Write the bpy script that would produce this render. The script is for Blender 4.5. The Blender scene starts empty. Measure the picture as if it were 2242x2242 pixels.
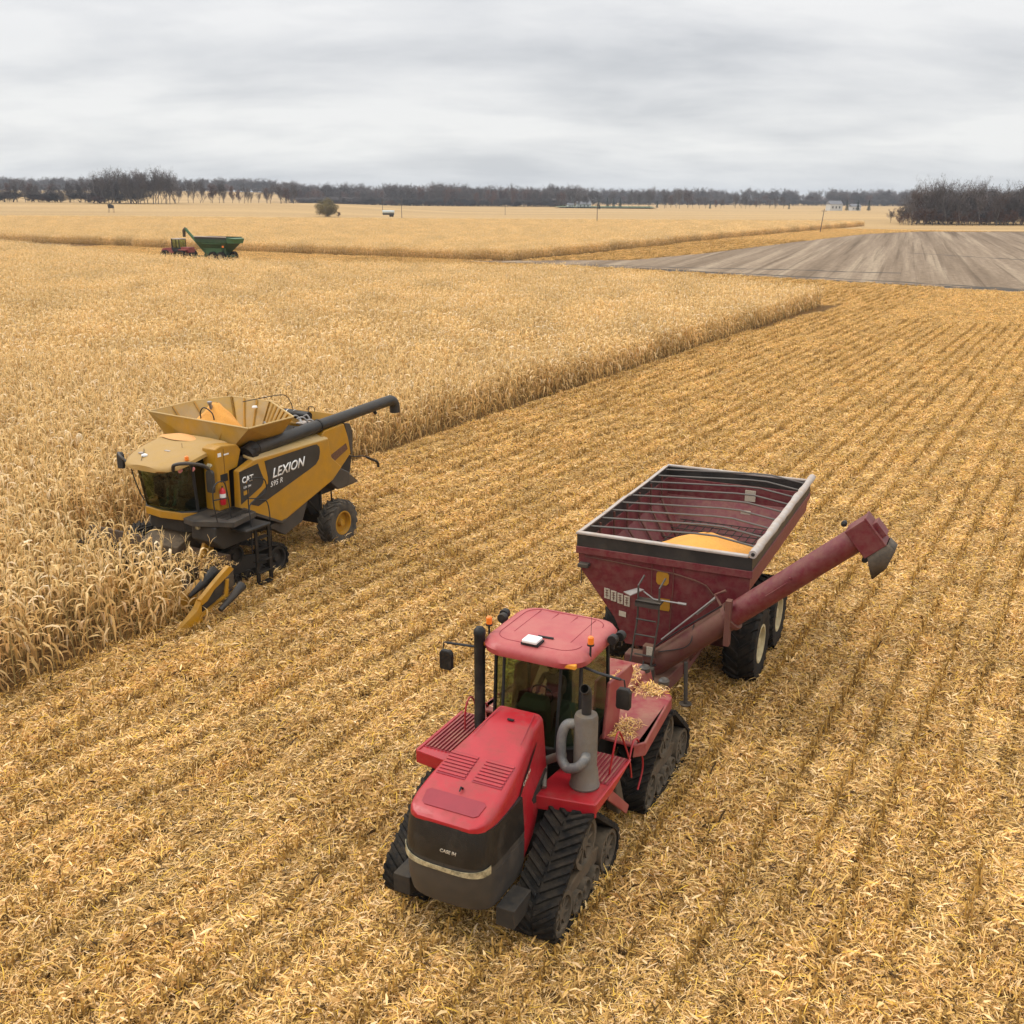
import bpy, bmesh, math, random
import numpy as np
from mathutils import Vector, Matrix
SC = bpy.context.scene
R = math.radians
# ------------------------------------------------------------ camera, sky, light, exposure
CAMH = 10.907
cd = bpy.data.cameras.new('camera'); cam = bpy.data.objects.new('camera', cd)
SC.collection.objects.link(cam); SC.camera = cam
cd.sensor_width = 36; cd.lens = 36 * 2321.4 / 2242; cd.clip_start = .1; cd.clip_end = 12000
cam.matrix_world = Matrix.Translation((0, 0, CAMH)) @ Matrix.Rotation(math.pi/2 - .28843, 4, 'X') @ Matrix.Rotation(.00557, 4, 'Z')
SUN_EL, SUN_AZ = R(48), R(-70)      # azimuth from +Y towards +X
W = bpy.data.worlds.new('World'); SC.world = W; W.use_nodes = True
nt = W.node_tree; nt.nodes.clear()
def N(nt, t, **k):
    n = nt.nodes.new(t)
    for a, b in k.items():
        if a.startswith('i_'):
            key = a[2:]; n.inputs[int(key) if key.isdigit() else key.replace('_', ' ')].default_value = b
        else: setattr(n, a, b)
    return n
def L(nt, a, b): nt.links.new(a, b)
def ramp(nt, src, stops):
    r = N(nt, 'ShaderNodeValToRGB'); e = r.color_ramp.elements
    while len(e) < len(stops): e.new(.5)
    for el, (p, c) in zip(e, stops): el.position = p; el.color = (*c, 1) if len(c) == 3 else c
    L(nt, src, r.inputs[0]); return r.outputs[0]
out = N(nt, 'ShaderNodeOutputWorld'); bg = N(nt, 'ShaderNodeBackground')
sky = N(nt, 'ShaderNodeTexSky', sky_type='NISHITA', sun_disc=False, sun_elevation=SUN_EL, sun_rotation=SUN_AZ)
bsky = N(nt, 'ShaderNodeBackground'); bsky.inputs[1].default_value = .08; L(nt, sky.outputs[0], bsky.inputs[0])
# overcast cloud deck: noise on a plane overhead, brighter towards the zenith
tc = N(nt, 'ShaderNodeTexCoord'); sp = N(nt, 'ShaderNodeSeparateXYZ'); L(nt, tc.outputs['Generated'], sp.inputs[0])
zz = N(nt, 'ShaderNodeMath', operation='MAXIMUM', i_1=.0); L(nt, sp.outputs[2], zz.inputs[0])
za = N(nt, 'ShaderNodeMath', operation='ADD', i_1=.24); L(nt, zz.outputs[0], za.inputs[0])
vx = N(nt, 'ShaderNodeMath', operation='DIVIDE'); L(nt, sp.outputs[0], vx.inputs[0]); L(nt, za.outputs[0], vx.inputs[1])
vy = N(nt, 'ShaderNodeMath', operation='DIVIDE'); L(nt, sp.outputs[1], vy.inputs[0]); L(nt, za.outputs[0], vy.inputs[1])
cv = N(nt, 'ShaderNodeCombineXYZ'); L(nt, vx.outputs[0], cv.inputs[0]); L(nt, vy.outputs[0], cv.inputs[1])
mp = N(nt, 'ShaderNodeMapping'); mp.inputs['Location'].default_value = (3.2, 1.3, 0); mp.inputs['Scale'].default_value = (1.15, 1.9, 1); mp.inputs['Rotation'].default_value = (0, 0, R(-8)); L(nt, cv.outputs[0], mp.inputs[0])
n1 = N(nt, 'ShaderNodeTexNoise', i_Scale=1.0, i_Detail=7.0, i_Roughness=.54, i_Distortion=.15); L(nt, mp.outputs[0], n1.inputs[0])
el = N(nt, 'ShaderNodeMapRange', i_1=0.0, i_2=.55, i_3=0.0, i_4=1.0); L(nt, zz.outputs[0], el.inputs[0])
basec = ramp(nt, el.outputs[0], [(0, (.78, .80, .815)), (.08, (.84, .845, .845)), (.22, (.80, .805, .815)), (.38, (.89, .89, .895)), (.52, (1.05, 1.045, 1.04)), (.7, (1.2, 1.19, 1.18)), (1, (1.75, 1.73, 1.7))])
mot = ramp(nt, n1.outputs[0], [(.34, (.77, .785, .81)), (.47, (.94, .945, .955)), (.60, (1.09, 1.085, 1.075))])
mul = N(nt, 'ShaderNodeMix', data_type='RGBA', blend_type='MULTIPLY'); mul.inputs[0].default_value = 1
L(nt, basec, mul.inputs[6]); L(nt, mot, mul.inputs[7])
bcl = N(nt, 'ShaderNodeBackground'); bcl.inputs[1].default_value = .97; L(nt, mul.outputs[2], bcl.inputs[0])
mx = N(nt, 'ShaderNodeMixShader', i_0=.93); L(nt, bsky.outputs[0], mx.inputs[1]); L(nt, bcl.outputs[0], mx.inputs[2]); L(nt, mx.outputs[0], out.inputs[0])
sl = bpy.data.lights.new('sun', 'SUN'); sl.energy = 1.35; sl.angle = R(24); sl.color = (1, .95, .88)
so = bpy.data.objects.new('sun', sl); SC.collection.objects.link(so)
sd = Vector((math.sin(SUN_AZ)*math.cos(SUN_EL), math.cos(SUN_AZ)*math.cos(SUN_EL), math.sin(SUN_EL)))
so.rotation_euler = sd.to_track_quat('Z', 'Y').to_euler(); so.location = (0, 0, 60)
SC.view_settings.view_transform = 'Standard'; SC.view_settings.look = 'None'
SC.view_settings.exposure = .08; SC.view_settings.gamma = 1
SC.cycles.use_denoising = True
SC.cycles.max_bounces = 6; SC.cycles.diffuse_bounces = 3; SC.cycles.glossy_bounces = 3; SC.cycles.transmission_bounces = 5
SC.cycles.volume_bounces = 0; SC.cycles.transparent_max_bounces = 8; SC.cycles.caustics_reflective = False; SC.cycles.caustics_refractive = False

# ------------------------------------------------------------ helpers
rng = np.random.default_rng(7); random.seed(7)
def tag(o, label=None, cat=None, group=None, kind=None):
    if label: o['label'] = label
    if cat: o['category'] = cat
    if group: o['group'] = group
    if kind: o['kind'] = kind
    return o
def mat(name, col, rough=.6, metal=0, noise=None, dirt=None, bump=0, nscale=3, spec=.5, coat=0):
    """plain paint/rubber/metal with mottling; dirt=(colour, amount, scale)"""
    m = bpy.data.materials.new(name); m.use_nodes = True; nt = m.node_tree
    b = nt.nodes['Principled BSDF']; b.inputs['Roughness'].default_value = rough; b.inputs['Metallic'].default_value = metal
    b.inputs['Specular IOR Level'].default_value = spec; b.inputs['Coat Weight'].default_value = coat
    geo = N(nt, 'ShaderNodeTexCoord')
    cur = None
    n = N(nt, 'ShaderNodeTexNoise', i_Scale=float(nscale), i_Detail=6.0, i_Roughness=.65); L(nt, geo.outputs['Object'], n.inputs[0])
    k = noise if noise is not None else .12
    cur = ramp(nt, n.outputs[0], [(.3, tuple(c*(1-k) for c in col)), (.7, tuple(min(1, c*(1+k)) for c in col))])
    if dirt:
        dc, amt, ds = dirt
        d = N(nt, 'ShaderNodeTexNoise', i_Scale=float(ds), i_Detail=9.0, i_Roughness=.72); L(nt, geo.outputs['Object'], d.inputs[0])
        f = ramp(nt, d.outputs[0], [(.62-amt*.42, (0, 0, 0)), (.78-amt*.3, (1, 1, 1))])
        # dust settles on upward faces
        g = N(nt, 'ShaderNodeNewGeometry'); s = N(nt, 'ShaderNodeSeparateXYZ'); L(nt, g.outputs['Normal'], s.inputs[0])
        up = N(nt, 'ShaderNodeMapRange', i_1=-.2, i_2=1.0, i_3=.35, i_4=.8); L(nt, s.outputs[2], up.inputs[0])
        fm = N(nt, 'ShaderNodeMath', operation='MULTIPLY'); L(nt, f, fm.inputs[0]); L(nt, up.outputs[0], fm.inputs[1])
        x = N(nt, 'ShaderNodeMix', data_type='RGBA'); L(nt, fm.outputs[0], x.inputs[0]); L(nt, cur, x.inputs[6]); x.inputs[7].default_value = (*dc, 1)
        cur = x.outputs[2]
        rr = N(nt, 'ShaderNodeMapRange', i_1=0.0, i_2=1.0, i_3=rough, i_4=.9); L(nt, fm.outputs[0], rr.inputs[0]); L(nt, rr.outputs[0], b.inputs['Roughness'])
    L(nt, cur, b.inputs['Base Color'])
    if bump:
        bn = N(nt, 'ShaderNodeBump', i_Strength=bump, i_Distance=.02); L(nt, n.outputs[0], bn.inputs['Height']); L(nt, bn.outputs[0], b.inputs['Normal'])
    return m
def leafmat(name, stops, trans=.25, var=.25, rough=.75):
    """colour from the mesh attribute 'tone' (0..1) and a per-instance random"""
    m = bpy.data.materials.new(name); m.use_nodes = True; nt = m.node_tree; nt.nodes.clear()
    o = N(nt, 'ShaderNodeOutputMaterial'); a = N(nt, 'ShaderNodeAttribute', attribute_name='tone')
    oi = N(nt, 'ShaderNodeObjectInfo')
    c = ramp(nt, a.outputs['Fac'], stops)
    mr = N(nt, 'ShaderNodeMapRange', i_1=0.0, i_2=1.0, i_3=1-var, i_4=1+var); L(nt, oi.outputs['Random'], mr.inputs[0])
    x = N(nt, 'ShaderNodeVectorMath', operation='SCALE'); L(nt, c, x.inputs[0]); L(nt, mr.outputs[0], x.inputs['Scale'])
    d = N(nt, 'ShaderNodeBsdfPrincipled'); d.inputs['Roughness'].default_value = rough; d.inputs['Specular IOR Level'].default_value = .25
    L(nt, x.outputs[0], d.inputs['Base Color'])
    if trans:
        t = N(nt, 'ShaderNodeBsdfTranslucent'); L(nt, x.outputs[0], t.inputs[0])
        mm = N(nt, 'ShaderNodeMixShader', i_0=trans); L(nt, d.outputs[0], mm.inputs[1]); L(nt, t.outputs[0], mm.inputs[2]); L(nt, mm.outputs[0], o.inputs[0])
    else: L(nt, d.outputs[0], o.inputs[0])
    return m
class Soup:
    """quads/tris with a per-face tone"""
    def __init__(s): s.v = []; s.f = []; s.t = []; s.n = 0; s.m = []
    def add(s, v, f, tone, mi=0):
        v = np.asarray(v, float); s.v.append(v)
        for q in f: s.f.append(tuple(int(i)+s.n for i in q)); s.t.append(tone); s.m.append(mi)
        s.n += len(v)
    def strip(s, pts, wid, side, tone, mi=0, cup=0):
        pts = np.asarray(pts, float); side = np.asarray(side, float); n = len(pts)
        wid = np.broadcast_to(np.asarray(wid, float).reshape(-1, 1), (n, 1)); side = np.broadcast_to(side, (n, 3))
        v = np.concatenate([pts - side*wid, pts + side*wid])
        s.add(v, [(i, i+1, n+i+1, n+i) for i in range(n-1)], tone, mi)
    def rod(s, pts, rad, tone, mi=0, k=3):
        pts = np.asarray(pts, float); n = len(pts); rad = np.broadcast_to(np.asarray(rad, float), (n,))
        d = pts[-1]-pts[0]; d = d/(np.linalg.norm(d)+1e-9); a = np.cross(d, (.3, .2, .93) if abs(d[2]) < .9 else (1, 0, 0)); a /= np.linalg.norm(a); b = np.cross(d, a)
        ang = np.arange(k)*2*math.pi/k
        ring = np.cos(ang)[:, None]*a + np.sin(ang)[:, None]*b
        v = (pts[:, None, :] + ring[None]*rad[:, None, None]).reshape(-1, 3)
        s.add(v, [(i*k+j, i*k+(j+1) % k, (i+1)*k+(j+1) % k, (i+1)*k+j) for i in range(n-1) for j in range(k)], tone, mi)
    def mesh(s, name, mats, smooth=False):
        me = bpy.data.meshes.new(name); me.from_pydata(np.concatenate(s.v).tolist(), [], s.f)
        for m in mats: me.materials.append(m)
        a = me.attributes.new('tone', 'FLOAT', 'FACE'); a.data.foreach_set('value', np.array(s.t, dtype=np.float32))
        if len(mats) > 1: me.polygons.foreach_set('material_index', s.m)
        if smooth: me.polygons.foreach_set('use_smooth', [True]*len(me.polygons))
        me.update(); return me
def scatter(name, variants, P, rz, sc, idx=None, tilt=None):
    """one 'stuff' object: instances of the variant meshes on the points P"""
    col = bpy.data.collections.new(name + '_source')
    for i, me in enumerate(variants):
        o = bpy.data.objects.new('%s_piece%02d' % (name, i), me); col.objects.link(o)
    P = np.asarray(P, float); n = len(P)
    me = bpy.data.meshes.new(name); me.vertices.add(n); me.vertices.foreach_set('co', P.ravel())
    rot = np.zeros((n, 3), np.float32); rot[:, 2] = rz
    if tilt is not None: rot[:, :2] = tilt
    a = me.attributes.new('rot', 'FLOAT_VECTOR', 'POINT'); a.data.foreach_set('vector', rot.ravel())
    sc = np.asarray(sc, np.float32)
    if sc.ndim == 1: sc = np.repeat(sc[:, None], 3, 1)
    a = me.attributes.new('scl', 'FLOAT_VECTOR', 'POINT'); a.data.foreach_set('vector', sc.ravel())
    if idx is None: idx = rng.integers(0, len(variants), n)
    a = me.attributes.new('idx', 'INT', 'POINT'); a.data.foreach_set('value', np.asarray(idx, np.int32))
    ob = bpy.data.objects.new(name, me); SC.collection.objects.link(ob)
    g = bpy.data.node_groups.new(name, 'GeometryNodeTree')
    g.interface.new_socket('Geometry', in_out='INPUT', socket_type='NodeSocketGeometry'); g.interface.new_socket('Geometry', in_out='OUTPUT', socket_type='NodeSocketGeometry')
    gi = g.nodes.new('NodeGroupInput'); go = g.nodes.new('NodeGroupOutput'); ip = g.nodes.new('GeometryNodeInstanceOnPoints')
    ci = g.nodes.new('GeometryNodeCollectionInfo'); ci.inputs['Collection'].default_value = col; ci.inputs['Separate Children'].default_value = True; ci.inputs['Reset Children'].default_value = True
    def na(nm, ty):
        x = g.nodes.new('GeometryNodeInputNamedAttribute'); x.data_type = ty; x.inputs['Name'].default_value = nm; return x.outputs['Attribute']
    e2r = g.nodes.new('FunctionNodeEulerToRotation')
    g.links.new(na('rot', 'FLOAT_VECTOR'), e2r.inputs[0]); g.links.new(e2r.outputs[0], ip.inputs['Rotation'])
    g.links.new(na('scl', 'FLOAT_VECTOR'), ip.inputs['Scale']); g.links.new(na('idx', 'INT'), ip.inputs['Instance Index'])
    ip.inputs['Pick Instance'].default_value = True
    g.links.new(gi.outputs[0], ip.inputs['Points']); g.links.new(ci.outputs[0], ip.inputs['Instance']); g.links.new(ip.outputs[0], go.inputs[0])
    md = ob.modifiers.new('scatter', 'NODES'); md.node_group = g
    return tag(ob, kind='stuff')
# field coordinates: L across the rows (positive towards the camera's right), A along the rows away from the camera
HD = .5144; rv = np.array([math.cos(HD), -math.sin(HD)]); av = np.array([math.sin(HD), math.cos(HD)]); O2 = np.array([-7.327, 34.873])
def LA(x, y): dx, dy = x-O2[0], y-O2[1]; return dx*rv[0]+dy*rv[1], dx*av[0]+dy*av[1]
def XY(l, a): return O2[0]+l*rv[0]+a*av[0], O2[1]+l*rv[1]+a*av[1]
ROW = .865
def inpoly(x, y, poly):
    r = np.zeros(x.shape, bool); n = len(poly)
    for i in range(n):
        (x1, y1), (x2, y2) = poly[i], poly[(i+1) % n]
        c = ((y1 > y) != (y2 > y)) & (x < (x2-x1)*(y-y1)/(y2-y1+1e-12)+x1); r ^= c
    return r
def ss(x, a, b): t = np.clip((x-a)/(b-a), 0, 1); return t*t*(3-2*t)
def terrain(x, y):
    x = np.asarray(x, float); y = np.asarray(y, float)
    lx = 1-ss(x, -170, -20); l2 = 1-ss(x, -440, -240)
    return 5.8*ss(y, 430, 780)*lx + (1-lx)*1.2*ss(y, 600, 1200) + l2*11.5*ss(y, 900, 1650) - lx*(1-l2)*4.5*ss(y, 850, 1250)
def frustum(x, y, m=9): return (np.abs(x) < .487*np.maximum(y, 0)*1.0+m) & (y > 5)

# ------------------------------------------------------------ ground
def groundmat(name, c1, c2, c3, s1, far=False):
    m = bpy.data.materials.new(name); m.use_nodes = True; nt = m.node_tree; b = nt.nodes['Principled BSDF']; b.inputs['Roughness'].default_value = .95; b.inputs['Specular IOR Level'].default_value = .1
    g = N(nt, 'ShaderNodeNewGeometry'); mp = N(nt, 'ShaderNodeMapping'); mp.inputs['Rotation'].default_value = (0, 0, HD); L(nt, g.outputs['Position'], mp.inputs[0])
    n = N(nt, 'ShaderNodeTexNoise', i_Scale=s1, i_Detail=8.0, i_Roughness=.7); L(nt, mp.outputs[0], n.inputs[0])
    c = ramp(nt, n.outputs[0], [(.34, c1), (.5, c2), (.66, c3)])
    mp2 = N(nt, 'ShaderNodeMapping'); mp2.inputs['Scale'].default_value = (1, .18, 1) if not far else (.12, 1, 1); L(nt, mp.outputs[0] if not far else g.outputs['Position'], mp2.inputs[0])
    n2 = N(nt, 'ShaderNodeTexNoise', i_Scale=.6 if not far else .02, i_Detail=5.0); L(nt, mp2.outputs[0], n2.inputs[0])
    f = ramp(nt, n2.outputs[0], [(.35, (.84, .84, .84)), (.65, (1.1, 1.1, 1.1))])
    x = N(nt, 'ShaderNodeMix', data_type='RGBA', blend_type='MULTIPLY'); x.inputs[0].default_value = 1; L(nt, c, x.inputs[6]); L(nt, f, x.inputs[7]); L(nt, x.outputs[2], b.inputs['Base Color'])
    return m
M_GND = groundmat('residue_soil', (.045, .024, .009), (.13, .07, .024), (.36, .215, .07), 6.0)
M_FAR = groundmat('far_field', (.345, .225, .10), (.43, .285, .13), (.50, .34, .16), .9, True)
def sheet(name, xs, ys, z0, mats, fn=None):
    X, Y = np.meshgrid(xs, ys); Z = terrain(X, Y)+z0; nx, ny = len(xs), len(ys)
    v = np.stack([X, Y, Z], -1).reshape(-1, 3)
    f = [(j*nx+i, j*nx+i+1, (j+1)*nx+i+1, (j+1)*nx+i) for j in range(ny-1) for i in range(nx-1)]
    me = bpy.data.meshes.new(name); me.from_pydata(v.tolist(), [], f)
    for m in mats: me.materials.append(m)
    if fn: me.polygons.foreach_set('material_index', [fn((xs[i]+xs[i+1])/2, (ys[j]+ys[j+1])/2) for j in range(ny-1) for i in range(nx-1)])
    me.polygons.foreach_set('use_smooth', [True]*len(f)); me.update()
    o = bpy.data.objects.new(name, me); SC.collection.objects.link(o); return o
xs = np.concatenate([np.arange(-5000, -1200, 400), np.arange(-1200, 1200, 40), np.arange(1200, 5001, 400)])
ys = np.concatenate([[-800, -300, -100, 0, 100, 200, 300], np.arange(400, 2400, 40), np.arange(2400, 8001, 400)])
tag(sheet('ground', xs, ys, 0, [M_GND, M_FAR], lambda x, y: 1 if y > 415 else 0), 'flat straw coloured field ground reaching to the horizon', None, None, 'structure')
# bare soil field with wheel tracks (right, beyond the stubble)
SOIL = [(-13, 193), (9.6, 180.3), (32, 159.7), (62.5, 132.1), (125, 80), (420, 240), (420, 400), (182.9, 393), (146, 391.6), (117, 361.9), (75, 290), (41.9, 229.6), (22, 200)]
def soilmat():
    m = bpy.data.materials.new('bare_soil'); m.use_nodes = True; nt = m.node_tree; b = nt.nodes['Principled BSDF']; b.inputs['Roughness'].default_value = .95; b.inputs['Specular IOR Level'].default_value = .1
    g = N(nt, 'ShaderNodeNewGeometry'); mp = N(nt, 'ShaderNodeMapping'); mp.inputs['Rotation'].default_value = (0, 0, .345); L(nt, g.outputs['Position'], mp.inputs[0])
    mp2 = N(nt, 'ShaderNodeMapping'); mp2.inputs['Scale'].default_value = (1, .018, 1); L(nt, mp.outputs[0], mp2.inputs[0])
    n1 = N(nt, 'ShaderNodeTexNoise', i_Scale=.20, i_Detail=7.0, i_Roughness=.68); L(nt, mp2.outputs[0], n1.inputs[0])
    n2 = N(nt, 'ShaderNodeTexNoise', i_Scale=.9, i_Detail=7.0, i_Roughness=.7); L(nt, mp.outputs[0], n2.inputs[0])
    c = ramp(nt, n1.outputs[0], [(.38, (.17, .122, .08)), (.47, (.215, .157, .105)), (.53, (.255, .19, .13)), (.6, (.33, .255, .175))])
    mp3 = N(nt, 'ShaderNodeMapping'); mp3.inputs['Scale'].default_value = (1, .008, 1); L(nt, mp.outputs[0], mp3.inputs[0])
    n3 = N(nt, 'ShaderNodeTexNoise', i_Scale=.75, i_Detail=3.0, i_Roughness=.6); L(nt, mp3.outputs[0], n3.inputs[0]); c3 = ramp(nt, n3.outputs[0], [(.36, (.70, .68, .66)), (.44, (1, 1, 1)), (.62, (1.02, 1.02, 1.02)), (.72, (1.12, 1.12, 1.12))])
    xx = N(nt, 'ShaderNodeMix', data_type='RGBA', blend_type='MULTIPLY'); xx.inputs[0].default_value = 1; L(nt, c, xx.inputs[6]); L(nt, c3, xx.inputs[7]); c = xx.outputs[2]
    c2 = ramp(nt, n2.outputs[0], [(.35, (.72, .72, .72)), (.65, (1.22, 1.22, 1.22))])
    x = N(nt, 'ShaderNodeMix', data_type='RGBA', blend_type='MULTIPLY'); x.inputs[0].default_value = 1; L(nt, c, x.inputs[6]); L(nt, c2, x.inputs[7]); L(nt, x.outputs[2], b.inputs['Base Color'])
    return m
def flat(name, poly, z, m):
    from mathutils.geometry import tessellate_polygon
    tri = tessellate_polygon([[Vector((x, y, 0)) for x, y in poly]]); me = bpy.data.meshes.new(name); F = []
    for t in tri:
        p = [poly[i] for i in t]; cr = (p[1][0]-p[0][0])*(p[2][1]-p[0][1])-(p[1][1]-p[0][1])*(p[2][0]-p[0][0]); F.append(tuple(t) if cr > 0 else tuple(t)[::-1])
    me.from_pydata([(x, y, z) for x, y in poly], [], F); me.materials.append(m)
    o = bpy.data.objects.new(name, me); SC.collection.objects.link(o); return o
tag(flat('soil_field', SOIL, .02, soilmat()), 'bare grey brown soil field with pale and dark wheel tracks', None, None, 'structure')
# dark ruts along the near side of the soil field and one across the stubble
M_RUT = mat('rut_soil', (.055, .042, .028), .95, noise=.4, nscale=.6)
def ribbon(name, pts, w, z, m, jit=.25, step=1.5):
    pts = np.array(pts, float); P = []
    for a, b in zip(pts[:-1], pts[1:]):
        n = max(1, int(np.linalg.norm(b-a)/step)); P += [a+(b-a)*k/n for k in range(n)]
    P.append(pts[-1]); P = np.array(P); d = np.gradient(P, axis=0); d /= np.linalg.norm(d, axis=1)[:, None]; nn = np.stack([-d[:, 1], d[:, 0]], 1)
    w1 = w*(.5+jit*rng.normal(size=len(P))); w2 = w*(.5+jit*rng.normal(size=len(P))); off = (np.convolve(rng.normal(size=len(P)+8), np.ones(9)/9, 'valid')*w*1.2)[:, None]
    w1 = np.maximum(w1, .04*w); w2 = np.maximum(w2, .04*w)
    a = P+nn*(off+w1[:, None]); b = P+nn*(off-w2[:, None]); n = len(P)
    me = bpy.data.meshes.new(name); me.from_pydata([(x, y, z) for x, y in a]+[(x, y, z) for x, y in b], [], [(i, n+i, n+i+1, i+1) for i in range(n-1)]); me.materials.append(m)
    o = bpy.data.objects.new(name, me); SC.collection.objects.link(o); return tag(o, kind='structure')
for i, (pts, w) in enumerate([([(4, 184), (32, 164), (62, 136.5), (110, 96)], 2.4), ([(14, 181), (40, 161), (70, 134), (110, 100)], 1.3), ([(-5, 191), (25, 179), (60, 168)], 1.2), ([(84, 232), (100, 205), (120, 180), (150, 150)], 1.1)]):
    o = ribbon('rut', pts, w, .035, M_RUT); o['label'] = ['dark wheel rut along the near edge of the bare soil', 'narrow dark rut just inside the near edge of the bare soil', 'dark rut at the left tip of the bare soil', 'dark curved rut crossing the bare soil'][i]

# ------------------------------------------------------------ corn
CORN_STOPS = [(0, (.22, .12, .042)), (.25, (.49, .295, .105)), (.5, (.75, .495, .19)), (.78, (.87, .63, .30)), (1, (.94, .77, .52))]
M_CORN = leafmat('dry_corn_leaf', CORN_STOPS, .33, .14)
M_STALK = leafmat('dry_corn_stalk', [(0, (.24, .17, .06)), (1, (.50, .38, .15))], 0, .2)
def leafpts(r, base, az, l, up, droop, n):
    p = np.array(base, float); th = up; pts = [p.copy()]; st = l/n; a = az
    for i in range(n):
        p = p + st*np.array([math.cos(a)*math.cos(th), math.sin(a)*math.cos(th), math.sin(th)]); pts.append(p.copy())
        th -= droop*(1.6 if i > n*.3 else .8)/n*2; th = max(th, -1.45+r.normal()*.12); a += r.normal()*.25
    return np.array(pts)
def corn(seed, lod=0):
    r = np.random.default_rng(seed); s = Soup(); H = r.uniform(1.8, 2.25); lean = r.normal(size=2)*.1
    stp = [np.array([lean[0]*t*t*1.5, lean[1]*t*t*1.5, H*t]) for t in (0, .35, .7, 1)]
    s.rod(stp, [.016, .014, .009, .004], r.uniform(.2, .8), 1)
    f = lambda t: np.array([lean[0]*t*t*1.5, lean[1]*t*t*1.5, H*t])
    nl = 11 if lod == 0 else 9; az = r.uniform(0, 6.28); n = 6 if lod == 0 else 4
    for k in range(nl):
        t = .12+.86*k/nl; az += math.pi+r.normal()*.5
        l = r.uniform(.55, .98)*(1-.45*abs(t-.55)); low = t < .45
        pts = leafpts(r, f(t), az, l, r.uniform(.5, 1.35) if not low else r.uniform(-.3, .8), r.uniform(1.3, 2.6), n)
        w = np.array([.012, .026, .028, .024, .017, .010, .003])[:n+1] if n == 6 else np.array([.014, .034, .034, .02, .004])
        w = w*r.uniform(.75, 1.25)*(1 if lod == 0 else 1.25)
        az2 = az+math.pi/2; tw = r.normal()*.5
        side = np.array([[math.cos(az2+tw*i/n), math.sin(az2+tw*i/n), .35*math.sin(tw*i)] for i in range(n+1)]); side /= np.linalg.norm(side, axis=1)[:, None]
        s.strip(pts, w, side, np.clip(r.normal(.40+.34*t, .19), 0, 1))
    for k in range(4 if lod == 0 else 2):  # tassel
        a = r.uniform(0, 6.28); p = f(1); s.strip([p, p+[.05*math.cos(a), .05*math.sin(a), .13], p+[.13*math.cos(a), .13*math.sin(a), .22]], [.006, .006, .003], [math.sin(a), -math.cos(a), 0], r.uniform(.5, .9))
    if r.random() < .8:  # hanging ear in its husk
        t = r.uniform(.42, .52); a = r.uniform(0, 6.28); p = f(t)+[.05*math.cos(a), .05*math.sin(a), 0]
        s.rod([p, p+[.05*math.cos(a), .05*math.sin(a), -.05], p+[.08*math.cos(a), .08*math.sin(a), -.19], p+[.08*math.cos(a), .08*math.sin(a), -.27]], [.012, .032, .028, .004], r.uniform(.75, 1), 0, 5)
    return s
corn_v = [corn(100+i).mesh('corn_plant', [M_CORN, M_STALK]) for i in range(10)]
def cornpatch(seed, S):
    r = np.random.default_rng(seed); s = Soup(); nr = int(round(S/ROW))
    for j in range(nr):
        a = 0
        while a < S:
            a += r.uniform(.17, .27); c = corn(int(r.integers(1e9)), 1); an = r.uniform(0, 6.28); k = r.uniform(.88, 1.1)
            x0, y0 = (j+.5)*ROW - S/2 + r.normal()*.03, a-S/2
            for v in c.v: x, y = v[:, 0].copy(), v[:, 1].copy(); v[:, 0] = (x*math.cos(an)-y*math.sin(an))*k+x0; v[:, 1] = (x*math.sin(an)+y*math.cos(an))*k+y0; v[:, 2] *= k
            s.v += c.v; s.f += [tuple(i+s.n for i in q) for q in c.f]; s.t += c.t; s.m += c.m; s.n += c.n
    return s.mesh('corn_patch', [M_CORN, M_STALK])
PS = 4*ROW
patch_v = [cornpatch(500+i, PS) for i in range(5)]
TIP = XY(-2.2, 91)
NEAR = [XY(-3.9, 2), XY(-3.9, 30), XY(-3.6, 60), TIP, (30.5, 117), (21.5, 133), (7.2, 148), (-10.6, 154), (-37, 156.5), (-48, 165), (-62, 177), (-78, 193), (-104, 222), (-124, 234), (-260, 330), (-260, -20), XY(2.7, -45), XY(2.7, -7.6), XY(-3.9, -7.6)]
def inhead(l, a): return (l > -3.3) & (l < 3.6) & (a > -7.2)
# near plants one by one
ls = np.arange(2.45, -75, -ROW); P = []
for l in ls:
    a = -32.
    while a < 45:
        a += rng.uniform(.15, .24); P.append((l+rng.normal()*.035, a))
nb = len(P)
P += [(2.90+rng.normal()*.05, a) for a in np.arange(-9.0, -7.5, .17)]+[(2.75+rng.normal()*.05, a) for a in np.arange(-10.4, -9.0, .19)]
P = np.array(P); x, y = XY(P[:, 0], P[:, 1]); k = (inpoly(x, y, NEAR) | (np.arange(len(P)) >= nb)) & frustum(x, y, 11) & (y < 62)
k &= ~((P[:, 0] > -3.95) & (P[:, 1] > -7.2)); x, y = x[k], y[k]; n = len(x); print('near corn', n)
tl = rng.normal(size=(n, 2))*.07
lk, ak = LA(x, y)
edge = (lk > 1.9) | ((ak > -6) & (lk > -4.9)); tl[edge] *= 2.2; fall = edge & (rng.random(n) < .05); tl[fall] = rng.normal(size=(int(fall.sum()), 2))*.9
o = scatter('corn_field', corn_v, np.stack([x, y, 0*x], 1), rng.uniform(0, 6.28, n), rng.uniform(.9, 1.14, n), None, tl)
tag(o, 'tall dry corn standing uncut around and behind the yellow combine', 'corn')
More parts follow.
